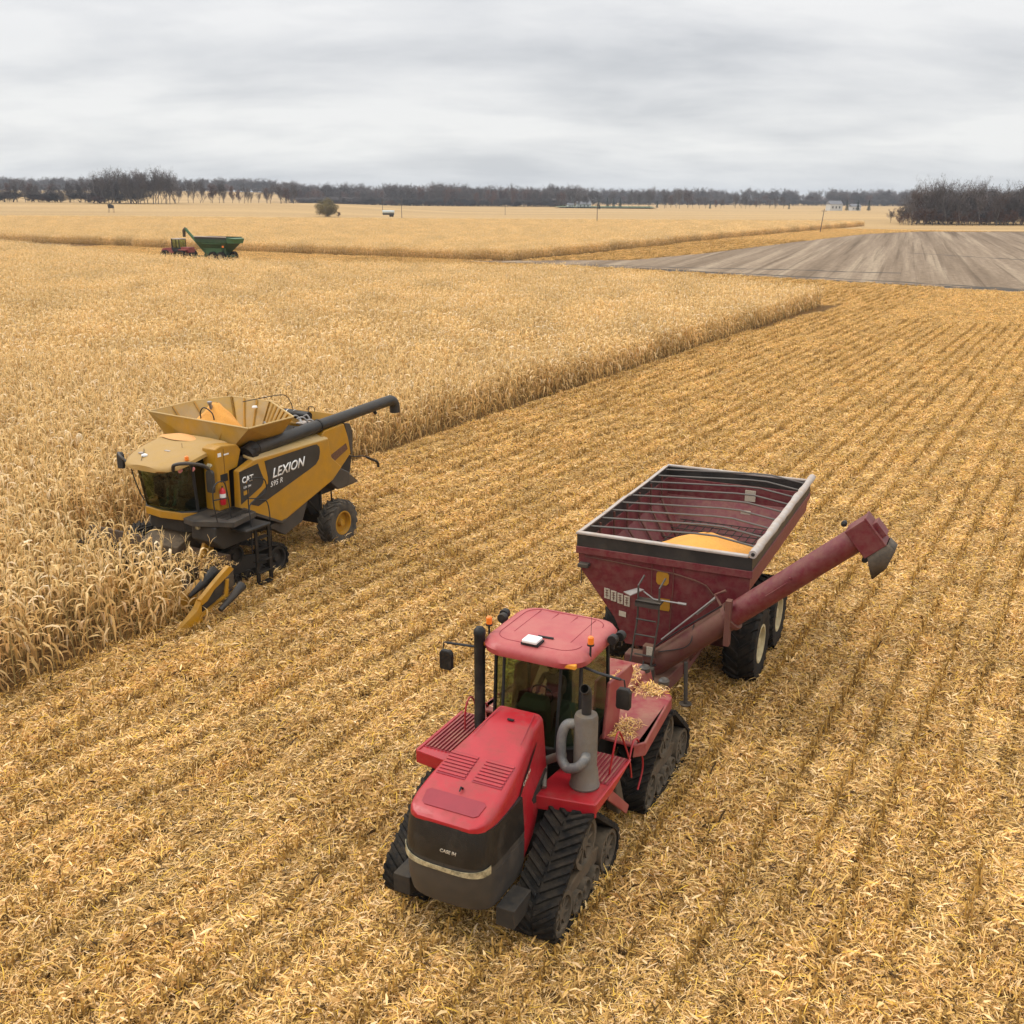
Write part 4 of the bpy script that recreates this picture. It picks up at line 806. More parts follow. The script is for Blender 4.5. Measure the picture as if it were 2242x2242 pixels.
b = MB(); b.tube(bez([A0+nn*.3+Vector((0, .12, 0)), A0+AD*.8+nn*.34+Vector((0, .16, 0)), c0+nn*.3+Vector((0, .12, 0))], 6), .016, 5); b.tube(bez([A0+AD*.3+nn*.2+Vector((0, .22, 0)), A0+AD*1.0+Vector((0, .32, 0)), A0+AD*1.3+nn*.28+Vector((0, .1, 0))], 6), .012, 5); b.build('hose', M_DARK, ua, 50)
b = MB(); b.tube([A0+AD*3.0+Vector((0, .245, .02)), A0+AD*3.55+Vector((0, .247, .02))], .014, 5); b.lathe([(0, .03), (.03, .02)], tuple(A0+AD*3.6+Vector((0, .24, .08))), 'y', 8); b.build('bracket', M_MAR, ua)
# spout box: plane across the auger axis
e1, e2 = AD, -nn   # along, downwards-right
def bx(o, u0, u1, w0, w1, y0, y1):
    return [tuple(o+e1*u+e2*w+Vector((0, y, 0))) for w, u, y in ((w0, u0, y0), (w0, u1, y0), (w0, u1, y1), (w0, u0, y1), (w1, u0, y0), (w1, u1, y0), (w1, u1, y1), (w1, u0, y1))]
b = MB(); b.hexa(bx(A1, -.05, .42, -.27, .36, -.27, .27)); sb = b.build('spout_box', M_MAR, K, None, .012)
b = MB(); b.hexa(bx(A1, .42, .54, -.10, .22, -.18, .18)); b.hexa(bx(A1, .40, .44, -.29, .36, -.28, .28)); b.build('spout_flange', M_MAR, sb, None, .01)
b = MB(); r0 = bx(A1, .02, .46, .36, .37, -.25, .25)
q = [Vector(p) for p in r0[:4]]; dz = Vector((.0, 0, -1))
r1 = [q[0]+Vector((.03, 0, -.15)), q[1]+Vector((.14, 0, -.12)), q[2]+Vector((.14, 0, -.12)), q[3]+Vector((.03, 0, -.15))]
r2 = [q[0]+Vector((.12, .05, -.46)), q[1]+Vector((.02, .05, -.48)), q[2]+Vector((.02, -.05, -.48)), q[3]+Vector((.12, -.05, -.46))]
b.loft([[tuple(p) for p in q], [tuple(p) for p in r1], [tuple(p) for p in r2]], cap=False); b.build('rubber_spout', M_RUBM, K, 80, 0, .02)
b = MB(); b.lathe([(-.05, .05), (.06, .06), (.08, .02)], tuple(A1+e1*-.02-e2*.38), 'y', 10); b.build('spout_light', M_DARK, K); b = MB(); b.lathe([(-.05, .05), (.06, .06)], tuple(A1+e1*-.12+e2*.42), 'y', 10); b.build('spout_light', M_DARK, K)
# tandem wheels
def tyre(name, parent, c, r, w, face, lugs=22, m=None, rimr=.52, rimm=None, lh=.05):
    b = MB(); rr = r-lh; b.lathe([(-w*.44, rimr*r), (-w*.5, rr*.75), (-w*.47, rr*.93), (-w*.36, rr), (w*.36, rr), (w*.47, rr*.93), (w*.5, rr*.75), (w*.44, rimr*r)], c, 'x', 44, cap=False)
    for k in range(lugs):
        for s in (-1, 1):
            t0 = 2*math.pi*(k+(.5 if s > 0 else 0))/lugs; rings = []
            for g in range(5):
                u = g/4; x = s*w*(.01+.47*u); a = t0+.34*u; dw = .040/r*1.3; rad = rr*(1 if u < .8 else .95); ro = r*(1 if u < .8 else .955)
                rings.append([(c[0]+x, c[1]+q_*math.cos(a+d_), c[2]+q_*math.sin(a+d_)) for q_, d_ in ((rad-.02, -dw), (rad-.02, dw), (ro, dw*.7), (ro, -dw*.7))])
            b.loft(rings)
    o = b.build(name, m or M_RUB, parent, 30)
    wheel_disc('rim', rimm or M_RIM, o, c, rimr*r, w*.90, face, 32, w*.28, 0, .88)
    return o
M_RIMW = mat('pale_rim', (.50, .42, .24), .6, dirt=((.34, .27, .17), .5, 5), noise=.15)
for s in (1, -1):
    for y in (1.05, -1.05): tyre('wheel', K, (s*1.46, y, .93), .93, .76, s, 20, None, .50, M_RIMW)
litter('husk_litter', KP, [(-.3, .3, 5.0, 5.8, .82, .1)], 'bits of husk lying on the maroon grain cart drawbar', 160)
# ============================================================ YELLOW COMBINE
CP = (-7.213, 33.936, .5144)
C = empty('combine_harvester', CP, 'yellow combine harvester with open grain tank cutting the standing corn', 'combine')
XS = 1.85
def sidep(name, pts, m, parent, x0, x1, bevel=0, side=1):
    b = MB(); b.prism(pts, 'x', side*x0, side*x1); return b.build(name, m, parent, None, bevel)
b = MB(); b.box(-1.45, 1.45, -.3, 4.2, 1.7, 3.66); b.prism([(-.3, 1.7), (4.2, 1.5), (4.3, 1.2), (2.0, 1.0), (.6, 1.3), (-.6, 1.8)], 'x', -1.1, 1.1)
b.prism([(-.3, 1.7), (-1.2, 1.85), (-1.35, 2.6), (-.3, 3.4)], 'x', -1.35, 1.35); b.build('body_core', M_FRM, C)
PAN = [(3.80, 3.60), (.40, 3.60), (.27, 2.96), (-.23, 2.54), (.26, 2.20), (2.52, 1.50), (2.76, 1.47), (4.45, 2.30), (4.40, 3.40)]
for s in (1, -1):
    pn = sidep('side_panel', PAN, M_YEL, C, 1.62, XS, .04, s)
    b = MB(); b.hexa([(s*1.84, 3.8, 3.52), (s*1.84, .4, 3.52), (s*1.84, .4, 3.61), (s*1.84, 3.8, 3.61), (s*1.45, 3.8, 3.64), (s*1.45, .4, 3.64), (s*1.45, .4, 3.72), (s*1.45, 3.8, 3.72)]); b.build('panel_shoulder', M_YELD, pn, None, .02)
    e = .004
    sidep('black_decal', [(3.34, 3.48), (2.6, 3.50), (1.2, 3.53), (.98, 3.52), (.86, 3.42), (.84, 3.26), (.90, 3.05), (1.06, 2.90), (1.4, 2.80), (3.70, 2.20), (4.05, 2.34), (3.5, 2.62), (3.34, 2.70), (3.24, 2.80), (3.23, 2.95)], M_CHA, pn, XS+.001, XS+.008, 0, s)
    sidep('black_decal', [(4.39, 3.38), (3.62, 3.47), (3.50, 3.15), (3.42, 2.98), (3.44, 2.86), (3.54, 2.76), (4.40, 2.42)], M_CHA, pn, XS+.001, XS+.008, 0, s)
    sidep('lower_guard', [(2.95, 1.50), (2.58, 1.50), (1.45, 1.84), (1.76, 1.22), (2.58, 1.0), (3.3, 1.45)], M_GRY, C, 1.50, 1.80, .015, s)
    sidep('lower_guard', [(2.60, 1.46), (2.76, 1.42), (4.45, 2.22), (4.45, 2.34), (2.76, 1.50), (2.60, 1.52)], M_GRY, pn, 1.64, 1.90, .01, s)
    sidep('rear_guard', [(-.20, 2.50), (-.66, 2.26), (-.66, 1.95), (-.58, 1.86), (-.04, 1.82), (.34, 2.14), (.1, 2.4)], M_GRY, C, 1.40, 1.82, .03, s)
    sidep('rear_side', [(.6, 3.60), (.4, 3.82), (-.60, 3.88), (-.78, 3.4), (-.90, 2.84), (-.35, 2.45), (.3, 2.6)], M_YEL, C, 1.45, 1.70, .03, s)
    sidep('rusty_slot', [(.25, 2.95), (-.64, 3.22), (-.72, 3.02), (.02, 2.74)], mat('rusty_chute', (.12, .055, .025), .8, noise=.4, nscale=14) if s > 0 else bpy.data.materials['rusty_chute'], C, 1.702, 1.715, 0, s)
for s in (1,):
    lettering('lettering', 'LEXION', (XS+.010, 3.06, 2.90), (0, -1, .055), (0, -.0, 1), .40, M_WHT, C, .30, .008, .004, 1.02)
    lettering('lettering', '595 R', (XS+.010, 3.16, 2.65), (0, -1, .085), (0, 0, 1), .215, M_WHT, C, .22, 0, .004, 1.08)
    lettering('lettering', 'CAT', (XS+.010, 4.31, 3.02), (0, -1, .02), (0, 0, 1), .25, M_WHT, C, .0, .008, .004, .9)
    b = MB(); b.prism([(4.17, 2.99), (4.07, 2.99), (4.12, 3.06)], 'x', XS+.014, XS+.017); b.build('logo_triangle', M_YEL, C)
    lettering('lettering', 'LEXION', (XS+.010, 4.27, 2.86), (0, -1, .02), (0, 0, 1), .085, M_WHT, C, .2, .002, .003)
    b = MB(); b.prism([(4.28, 2.66), (4.08, 2.68), (4.08, 2.80), (4.28, 2.78)], 'x', XS+.009, XS+.014); b.build('decal', M_YEL, C)
# rear hood cowling and black tail band
b = MB(); b.hexa([(-1.45, -.62, 3.4), (1.45, -.62, 3.4), (1.45, -.55, 3.4), (-1.45, -.55, 3.4), (-1.40, -.86, 4.10), (1.40, -.86, 4.10), (1.40, -.80, 4.10), (-1.40, -.80, 4.10)])
for s in (1, -1): b.hexa([(s*1.45, 1.0, 3.5), (s*1.45, -.6, 3.5), (s*1.39, -.6, 3.5), (s*1.39, 1.0, 3.5), (s*1.40, .95, 3.92), (s*1.40, -.85, 4.10), (s*1.33, -.85, 4.10), (s*1.33, .95, 3.92)])
b.build('rear_cowling', M_YEL, C, None, .01)
b = MB(); b.loft([[(-1.45, -.60, 3.70), (1.45, -.60, 3.70), (1.5, -.6, 2.6), (-1.5, -.6, 2.6)], [(-1.35, -1.05, 3.66), (1.35, -1.05, 3.66), (1.4, -1.1, 2.7), (-1.4, -1.1, 2.7)]]); b.build('tail_hood', M_YEL, C, None, .05)
b = MB(); b.loft([[(1.70, -.62, 3.90), (1.50, -.62, 3.90), (1.50, -.92, 2.80), (1.70, -.92, 2.80)], [(1.62, -1.0, 3.80), (1.5, -1.0, 3.80), (1.5, -1.05, 2.74), (1.62, -1.05, 2.74)], [(1.55, -1.22, 3.5), (1.4, -1.22, 3.5), (1.4, -1.18, 2.72), (1.55, -1.18, 2.72)]]); b.build('tail_trim', M_CHA, C, None, .02)
b = MB(); b.tube(bez([(1.4, -1.1, 2.70), (1.4, -1.5, 2.56), (1.4, -1.9, 2.50), (1.4, -2.3, 2.32), (1.4, -2.7, 2.12), (1.4, -2.76, 1.93)], 3), [.02]*8+[.045]*(16-8), 7); b.build('rear_lamp_arm', M_BLK, C, 60)
b = MB(); b.hexa([(.2, -1.1, 1.5), (1.1, -1.1, 1.5), (1.05, -2.1, 1.52), (.3, -2.1, 1.52), (.2, -.9, 1.95), (1.1, -.9, 1.95), (1.05, -1.7, 1.85), (.3, -1.7, 1.85)]); b.build('straw_spreader', M_MUD, C, None, .03)
# grain tank (open, flared), ribs
RIM = [(-2.12, 3.95, 4.66), (.1, 3.86, 4.58), (2.08, 4.14, 4.62), (2.05, 2.2, 4.62), (-.2, .68, 4.62), (-1.9, .66, 4.62), (-2.35, 1.9, 4.62)]
BAS = [(-1.50, 3.75, 3.80), (-.1, 3.85, 3.80), (1.05, 3.90, 3.80), (1.30, 2.15, 3.82), (-.1, 1.25, 3.82), (-1.2, 1.25, 3.82), (-1.55, 2.1, 3.82)]
LOW = [(-.9, 3.2, 3.3), (-.1, 3.25, 3.3), (.7, 3.2, 3.3), (.7, 2.2, 3.3), (-.1, 1.8, 3.3), (-.8, 1.8, 3.3), (-.9, 2.2, 3.3)]
b = MB(); n = 7; b.poly(RIM+BAS+LOW, [(i, (i+1) % n, n+(i+1) % n, n+i) for i in range(n)]+[(n+i, n+(i+1) % n, 2*n+(i+1) % n, 2*n+i) for i in range(n)]+[tuple(range(2*n, 3*n))]); tank = b.build('grain_tank', mat('tank_yellow', (.40, .215, .012), .5, dirt=((.33, .255, .16), .50, 1.1), noise=.1), C, None, 0, .03)
b = MB()
for i in range(n): b.tube([RIM[i], RIM[(i+1) % n]], .025, 6)
b.build('tank_rim', M_YELD, tank)
b = MB()
def lerp(a, c, t): return tuple(p+(q-p)*t for p, q in zip(a, c))
for i, cnt in ((3, 6), (4, 3), (0, 3), (5, 1), (6, 2), (1, 2), (2, 2)):
    for k in range(cnt+1):
        t = (k+.0)/cnt if cnt > 1 else 0; p, q = lerp(RIM[i], RIM[(i+1) % n], t), lerp(BAS[i], BAS[(i+1) % n], t); cxy = (-.1, 2.5); off = .03
        p = (p[0]+(cxy[0]-p[0])*off, p[1]+(cxy[1]-p[1])*off, p[2]); q = (q[0]+(cxy[0]-q[0])*off, q[1]+(cxy[1]-q[1])*off, q[2]); b.tube([p, q], .035, 4)
b.build('tank_rib', M_YEL, tank)
b = MB(); b.lathe([(0, .09), (.05, .08)], (-.55, 1.05, 4.45), 'z', 12); b.build('grain_sensor', M_WHT, tank)
# heap of corn with the filling auger spouting out of it
b = MB(); rings = []; NR = 16; rr_ = random.Random(5)
for k in range(NR):
    t = k/(NR-1); ring = []
    for j in range(40):
        a = 2*math.pi*j/40; rad = (.10+1.02*t)*(1+.05*math.sin(3*a+1)+.03*math.sin(7*a+t*5)); z = 4.82-1.05*t**1.15+.02*math.sin(a*5+k)
        ring.append((-.72+rad*.92*math.cos(a), 2.55+rad*.85*math.sin(a), z))
    rings.append(ring)
b.loft(rings[::-1]); hp = b.build('grain_heap', M_CORNG, None, 60); hp.location = (CP[0], CP[1], 0); hp.rotation_euler = (0, 0, math.pi-CP[2]); tag(hp, 'pointed heap of orange corn kernels in the yellow combine tank', 'grain heap')
b = MB(); b.tube([(-.72, 2.62, 4.3), (-.72, 2.80, 4.86)], .05, 10); b.lathe([(0, .07), (.06, .075), (.08, .04)], (-.72, 2.8, 4.84), 'z', 12)
b.build('fill_auger', M_BAR, C, 50)
b = MB(); b.tube(bez([(-.98, 2.95, 4.35), (-.95, 2.98, 4.60), (-.75, 3.0, 4.75), (-.5, 2.95, 4.60), (-.45, 2.92, 4.35)], 4), .02, 5); b.lathe([(0, .15), (.02, .14)], (-.72, 3.22, 4.22), 'y', 12); b.build('auger_guard', M_DARK, C)
# engine deck clutter
b = MB(); b.tube([(-.60, -.40, 4.04), (.50, -.32, 4.04)], .14, 16); af = b.build('air_filter', M_BLK, C, 40)
for x in (-.42, -.15): b = MB(); b.lathe([(-.012, .145), (.012, .145)], (x, -.38, 4.04), 'x', 18); b.build('filter_band', M_WHT, af, 40)
b = MB(); rr_ = random.Random(11)
for k in range(26):
    x, y, z = rr_.uniform(-.9, 1.35), rr_.uniform(-.1, 1.7), rr_.uniform(3.62, 3.85); s_ = rr_.uniform(.06, .22); b.box(x-s_, x+s_, y-s_*.8, y+s_*.8, z-.1, z+s_*.6)
b.build('engine', M_BLK, C, None, .015)
b = MB()
for k in range(9):
    p = Vector((rr_.uniform(-.6, 1.2), rr_.uniform(-.3, 1.2), 3.85)); q = p+Vector((rr_.uniform(-.5, .5), rr_.uniform(-.6, .6), rr_.uniform(0, .25))); b.tube(bez([p, (p+q)/2+Vector((0, 0, .15)), q], 4), .03, 6)
b.tube([(.35, .0, 4.0), (.75, .3, 3.9)], .05, 8); b.build('engine_pipe', M_BAR, C, 50)
b = MB(); b.box(.5, .8, -.05, .35, 3.9, 3.96); b.build('engine_cover', M_TARP, C, None, .02)
b = MB(); b.tube(bez([(-1.0, 1.1, 4.6), (-.5, .2, 4.70), (-.25, -.1, 4.68), (-.2, -.3, 4.35), (-.3, -.5, 4.0)], 4), .014, 5); b.tube(bez([(.1, -.75, 4.05), (.1, -.78, 4.22), (.3, -.80, 4.24), (.32, -.82, 4.08)], 4), .014, 5); b.build('handrail', M_DARK, C)
# unloading auger
b = MB(); b.tube([(1.52, 3.30, 3.80), (1.50, .45, 3.97)], .195, 20); b.build('unloading_auger', M_CHA, C, 50)
b = MB(); b.tube([(1.50, .45, 3.97), (1.50, -3.30, 4.17)]+bez([(1.50, -3.42, 4.17), (1.50, -3.58, 4.10), (1.50, -3.66, 3.95), (1.50, -3.68, 3.72)], 4), .18, 20); au = b.build('unloading_auger', M_CHA, C, 50)
b = MB(); b.tube([(1.50, .48, 3.965), (1.50, .42, 3.972)], .215, 20); b.tube([(1.50, -2.5, 3.93), (1.50, -2.56, 3.86)], .06, 8); b.build('auger_collar', M_BLK, au)
b = MB(); b.tube([(1.50, 3.52, 3.0), (1.50, 3.52, 3.9)], .24, 16); b.tube([(1.5, 3.35, 3.85), (1.5, 3.7, 3.7)], .25, 14); b.box(1.30, 1.72, 3.3, 3.8, 3.5, 3.62); b.build('auger_elbow', M_BLK, C, 50)
# cab rear column, cab
for s in (1, -1):
    b = MB(); b.prism([(4.92, 2.30), (4.92, 4.10 if s > 0 else 3.7), (4.70, 4.16 if s > 0 else 3.75), (4.05, 4.08 if s > 0 else 3.75), (3.92, 3.9 if s > 0 else 3.6), (4.10, 3.42), (4.44, 3.38), (4.44, 2.30)], 'x', s*1.0, s*1.52); cl = b.build('cab_column', M_YEL, C, None, .035)
    if s > 0:
        b = MB(); b.box(1.515, 1.528, 4.52, 4.80, 3.12, 3.34); b.build('column_vent', M_DARK, cl); b = MB(); b.box(1.52, 1.53, 4.72, 4.85, 3.86, 3.97); b.build('decal', M_WHT, cl)
        b = MB(); b.box(1.52, 1.53, 4.42, 4.62, 3.87, 3.91); b.build('decal', M_WHT, cl); b = MB(); b.tube([(1.525, 4.62, 2.35), (1.525, 4.62, 4.06)], .006, 4); b.build('panel_seam', M_DARK, cl)
GB = [(-.95, 4.5), (.95, 4.5), (1.02, 5.25), (.70, 5.55), (.0, 5.66), (-.70, 5.55), (-1.02, 5.25)]; GT = [(-1.0, 4.4), (1.0, 4.4), (1.12, 5.45), (.66, 5.86), (0, 5.98), (-.66, 5.86), (-1.12, 5.45)]
for i in range(7):
    j = (i+1) % 7; b = MB(); b.poly([(*GB[i], 2.30), (*GB[j], 2.30), (*GT[j], 3.72), (*GT[i], 3.72)], [(0, 1, 2, 3)]); b.build('window', M_GLS2, C)
b = MB()
for i in (0, 1, 2, 6): b = MB(); b.tube([(*GB[i], 2.28), (*GT[i], 3.74)], .045, 6); b.build('cab_post', M_DARK, C)
b = MB(); b.tube([(-1.0, 4.5, 2.3), (-1.03, 5.25, 2.3), (-.70, 5.55, 2.3), (.70, 5.55, 2.3), (1.03, 5.25, 2.3), (1.0, 4.5, 2.3)], .04, 6); b.build('window_sill', M_DARK, C)
b = MB(); q = [(-1.05, 4.3), (1.05, 4.3), (1.06, 5.25), (.72, 5.60), (0, 5.72), (-.72, 5.60), (-1.06, 5.25)]; b.prism(q, 'z', 2.08, 2.30); b.build('cab_sill', M_YEL, C, None, .02)
b = MB(); q = [(-1.05, 4.2), (1.05, 4.2), (1.08, 5.2), (.66, 5.5), (-.66, 5.5), (-1.08, 5.2)]; b.prism(q, 'z', 1.7, 2.08); b.build('cab_floor', M_FRM, C)
def rf(y, w, z, r=.12):
    return [(-w, y, z-r), (-w*.985, y, z-.03), (-w*.86, y, z+.02), (-w*.4, y, z+.05), (0, y, z+.055), (w*.4, y, z+.05), (w*.86, y, z+.02), (w*.985, y, z-.03), (w, y, z-r), (w*.8, y, z-r-.05), (0, y, z-r-.05), (-w*.8, y, z-r-.05)]
b = MB(); b.loft([rf(4.05, 1.20, 4.10), rf(4.5, 1.20, 4.07), rf(5.0, 1.20, 3.98), rf(5.5, 1.14, 3.86), rf(5.85, 1.02, 3.76), rf(6.08, .82, 3.70, .09), rf(6.20, .58, 3.67, .05)]); roof = b.build('cab_roof', mat('cab_roof_dusty', (.38, .22, .04), .55, dirt=((.40, .26, .11), .7, 2.2), noise=.08), C, 50)
b = MB(); b.lathe([(0, .09), (.04, .085), (.06, .04)], (-.42, 5.72, 3.85), 'z', 16); b.build('satellite_dome', M_WHT, roof, 40)
b = MB(); b.box(-.05, .13, 5.20, 5.33, 3.955, 3.975); b.build('roof_hatch', M_TARP, roof); b = MB(); b.box(-.75, -.60, 5.55, 5.66, 3.87, 3.90); b.build('roof_hatch', M_TARP, roof)
b = MB(); b.lathe([(0, .06), (.10, .055), (.12, .03)], (1.02, 5.52, 3.86), 'z', 12); b.build('beacon', M_ORG, roof, 40)
b = MB(); b.tube([(-.25, 6.0, 2.65+1.15), (-.62, 5.55, 3.93), (-.85, 5.35, 3.93)], .008, 4); b.tube([(.32, 5.0, 4.02), (.32, 5.0, 4.16)], .008, 4); b.build('antenna_cable', M_DARK, roof)
s = Soup(); r = np.random.default_rng(77)
rings = []
b = MB()
for k in range(8):
    t = k/7; rings.append([(-.48+(.72 if math.cos(a) > 0 else .68)*t*math.cos(a)*(1+.12*math.sin(3*a)), 4.30+.36*t*math.sin(a)*(1+.1*math.sin(2*a)), 4.17+.055*(1-t)-.05*(t**2)+.0*a) for a in np.linspace(0, 2*math.pi, 28, endpoint=False)])
b.loft(rings[::-1]); sg = b.build('grain_heap', mat('spilled_grain', (.66, .34, .12), .8, noise=.15, nscale=60, bump=.6), None, 60); sg.location = (CP[0], CP[1], 0); sg.rotation_euler = (0, 0, math.pi-CP[2]); tag(sg, 'thin spill of corn kernels on the yellow combine cab roof', 'grain spill')
# inside cab
b = MB(); b.box(-1.0, 1.0, 4.36, 4.42, 2.3, 3.75); b.box(-.98, -.96, 4.42, 5.0, 2.3, 3.0); b.box(-.9, .9, 4.5, 5.4, 2.30, 2.33); b.build('cab_lining', M_BLK, C)
b = MB(); b.box(-.25, .25, 4.6, 4.72, 2.7, 3.3); b.box(-.25, .25, 4.65, 5.05, 2.6, 2.75); b.build('seat', M_SEAT, C, None, .04)
b = MB(); b.tube([(.17*math.cos(t), 5.28, 2.98+.15*math.sin(t)) for t in np.linspace(0, 6.283, 18)], .013, 5); b.tube([(0, 5.35, 2.3), (0, 5.28, 2.95)], .035, 6); b.build('steering_wheel', M_DARK, C)
b = MB(); b.box(.42, .55, 5.0, 5.3, 2.75, 3.0); b.build('monitor', M_GRY, C, None, .01)
pw = wp(CP, (0, 4.78, 0)); person('person', (pw[0], pw[1], CP[2]), 2.73, 'driver in a dark green shirt sitting in the yellow combine cab', M_SHIRT2)
# lamps under the roof corner, mirrors on arched arms, extinguisher
for y, x in ((5.72, .95), (5.42, 1.12)): b = MB(); b.lathe([(-.04, .05), (.03, .075), (.035, .02)], (x, y, 3.60), 'y', 12); b.build('cab_lamp', mat('red_lens', (.65, .25, .25), .2) if y > 5.6 else bpy.data.materials['red_lens'], C, 40)
b = MB(); b.tube(bez([(.92, 5.95, 3.66), (1.15, 6.10, 3.86), (1.42, 5.92, 3.90), (1.56, 5.5, 3.78), (1.60, 5.28, 3.62)], 5), .05, 8); ma = b.build('mirror_arm', M_GRY, C, 60)
b = MB(); b.prism([(1.50, 2.95), (1.72, 2.95), (1.74, 3.05), (1.74, 3.52), (1.68, 3.60), (1.54, 3.60), (1.48, 3.52), (1.48, 3.05)], 'y', 5.22, 5.32); b.build('mirror', M_CHA, ma, None, .02); b = MB(); b.lathe([(-.06, .05), (.03, .08), (.04, .02)], (1.62, 5.28, 3.72), 'y', 12); b.build('arm_lamp', M_LAMP, ma, 40)
b = MB(); b.tube(bez([(-.9, 5.95, 3.66), (-1.15, 5.95, 3.80), (-1.45, 5.75, 3.82)], 4), .04, 8); ma = b.build('mirror_arm', M_GRY, C, 60); b = MB(); b.prism([(-1.58, 3.34), (-1.38, 3.34), (-1.36, 3.42), (-1.36, 3.74), (-1.42, 3.82), (-1.54, 3.82), (-1.60, 3.74), (-1.60, 3.42)], 'y', 5.62, 5.72); b.build('mirror', M_CHA, ma, None, .02)
b = MB(); b.tube(bez([(-1.45, 5.35, 3.65), (-1.5, 5.3, 3.2), (-1.4, 5.2, 2.6), (-1.2, 5.2, 2.3)], 4), .018, 6); b.build('handrail', M_DARK, C)
ex = MB(); ex.lathe([(0, .07), (.02, .085), (.40, .085), (.47, .05), (.50, .03)], (1.62, 4.86, 2.50), 'z', 14); exo = ex.build('fire_extinguisher', M_BRED, None, 40); exo.location = (CP[0], CP[1], 0); exo.rotation_euler = (0, 0, math.pi-CP[2]); tag(exo, 'red fire extinguisher with white label beside the combine cab door', 'fire extinguisher')
b = MB(); b.lathe([(0, .087), (.11, .087)], (1.62, 4.86, 2.72), 'z', 14); b.build('label_band', M_WHT, exo, 40); b = MB(); b.tube([(1.62, 4.86, 2.98), (1.62, 4.86, 3.04), (1.66, 4.90, 3.04)], .02, 6); b.build('valve', M_DARK, exo)
# platform, tank below, ladder, railings
b = MB(); b.prism([(1.10, 5.90), (1.55, 6.0), (2.62, 5.50), (2.40, 4.40), (1.55, 4.20), (1.05, 4.6)], 'z', 2.14, 2.30); pf = b.build('platform', M_GRY, C, None, .015)
b = MB()
for k in range(10): b.box(1.62, 2.3, 4.48+.10*k, 4.52+.10*k, 2.301, 2.318)
b.build('platform_tread', M_BLK, pf)
b = MB(); b.prism([(5.75, 2.13), (4.3, 2.13), (4.1, 1.9), (4.4, 1.45), (5.5, 1.42), (5.8, 1.7)], 'x', 1.25, 2.15); b.prism([(5.2, 2.0), (4.2, 2.0), (4.2, 1.9), (5.2, 1.9)], 'x', 2.15, 2.75); b.build('fuel_tank', M_CHA, C, None, .04)
b = MB()
for s, yy in ((0, 4.72), (1, 4.20)):
    b.hexa([(2.62, yy-.05, 1.95), (2.66, yy-.05, 1.95), (2.66, yy+.05, 1.95), (2.62, yy+.05, 1.95), (2.50, yy-.12-.06, .12), (2.56, yy-.12-.06, .12), (2.56, yy-.12+.06, .12), (2.50, yy-.12+.06, .12)][::1])
for z in (.18, .52, .86, 1.2, 1.54, 1.85): y0 = 4.20-.12*(1-(z-.12)/1.83); b.box(2.44, 2.64, y0-.02, y0+.56, z, z+.03)
b.build('ladder', M_BLK, C)
b = MB()
for P_ in ([(2.25, 5.75, 2.3), (2.25, 5.85, 2.9), (2.25, 5.80, 3.30), (2.25, 5.55, 3.42), (2.25, 5.35, 3.25), (2.25, 5.22, 2.3)], [(2.25, 5.82, 2.95), (2.25, 5.30, 2.90)],
           [(2.35, 4.62, 2.2), (2.35, 4.62, 2.9), (2.35, 4.58, 3.22), (2.35, 4.25, 3.25), (2.35, 3.92, 3.12), (2.35, 3.88, 2.78), (2.35, 4.25, 2.66), (2.35, 4.6, 2.72)],
           [(2.6, 4.86, 1.2), (2.62, 4.86, 2.1), (2.55, 4.80, 2.56), (2.5, 4.5, 2.7)], [(2.6, 4.05, 1.2), (2.62, 4.08, 2.1), (2.55, 4.1, 2.55), (2.45, 4.3, 2.62)]):
    b.tube(bez(P_, 4), .018, 6)
b.build('handrail', M_DARK, C)
b = MB(); b.box(1.5, 1.62, 5.78, 5.88, 2.02, 2.12); b.build('headlamp', M_LAMP, C, None, .02)
# front rubber tracks and rear wheels
for s in (1, -1):
    x0, x1 = (1.32, 2.05) if s > 0 else (-2.05, -1.32); xm = (x0+x1)/2
    path, ln = hullpath([(3.20, .47, .42), (5.55, .47, .42), (4.85, .98, .40)], 110); bt = belt(path, x0, x1, C, 38, flip=-1, m=M_RUB)
    for y in (3.20, 5.55): wheel_disc('idler_wheel', M_FRM, bt, (xm, y, .47), .37, .66, s, 26, .12, 0, .8)
    wheel_disc('drive_wheel', M_FRM, bt, (xm, 4.85, .98), .34, .5, s, 24, .1, 0)
    for y in (3.9, 4.4, 4.9): wheel_disc('roller', M_FRM, bt, (xm, y, .28), .18, .66, s, 18, .05)
    f = MB(); f.prism([(3.1, .40), (3.3, .62), (4.4, .90), (5.5, .60), (5.6, .42)], 'x', s*1.78, s*1.90); f.build('track_frame', M_FRM, bt, None, .02)
    tyre('wheel', C, (s*1.76, .02, .74), .76, .56, s, 18, mat('tyre_dusty', (.030, .028, .025), .8, dirt=((.16, .125, .085), .6, 4), noise=.2) if s > 0 else bpy.data.materials['tyre_dusty'], .52, M_YEL, .045)
b = MB(); b.box(-1.3, 1.3, -.15, .2, .62, .95); b.hexa([(-.9, -.2, .9), (.9, -.2, .9), (.9, .3, .9), (-.9, .3, .9), (-.9, -.3, 1.8), (.9, -.3, 1.8), (.9, .8, 1.8), (-.9, .8, 1.8)]); b.box(-1.3, 1.3, 4.2, 4.9, .7, 1.4)
b.tube([(1.25, .3, 1.0), (1.35, .9, 1.6)], .04, 6); b.tube([(1.3, -.3, 1.1), (1.2, -.4, 1.9)], .03, 6); b.tube([(1.45, .45, .8), (1.5, .5, 1.85)], .05, 6); b.build('rear_axle', M_FRM, C, None, .02)
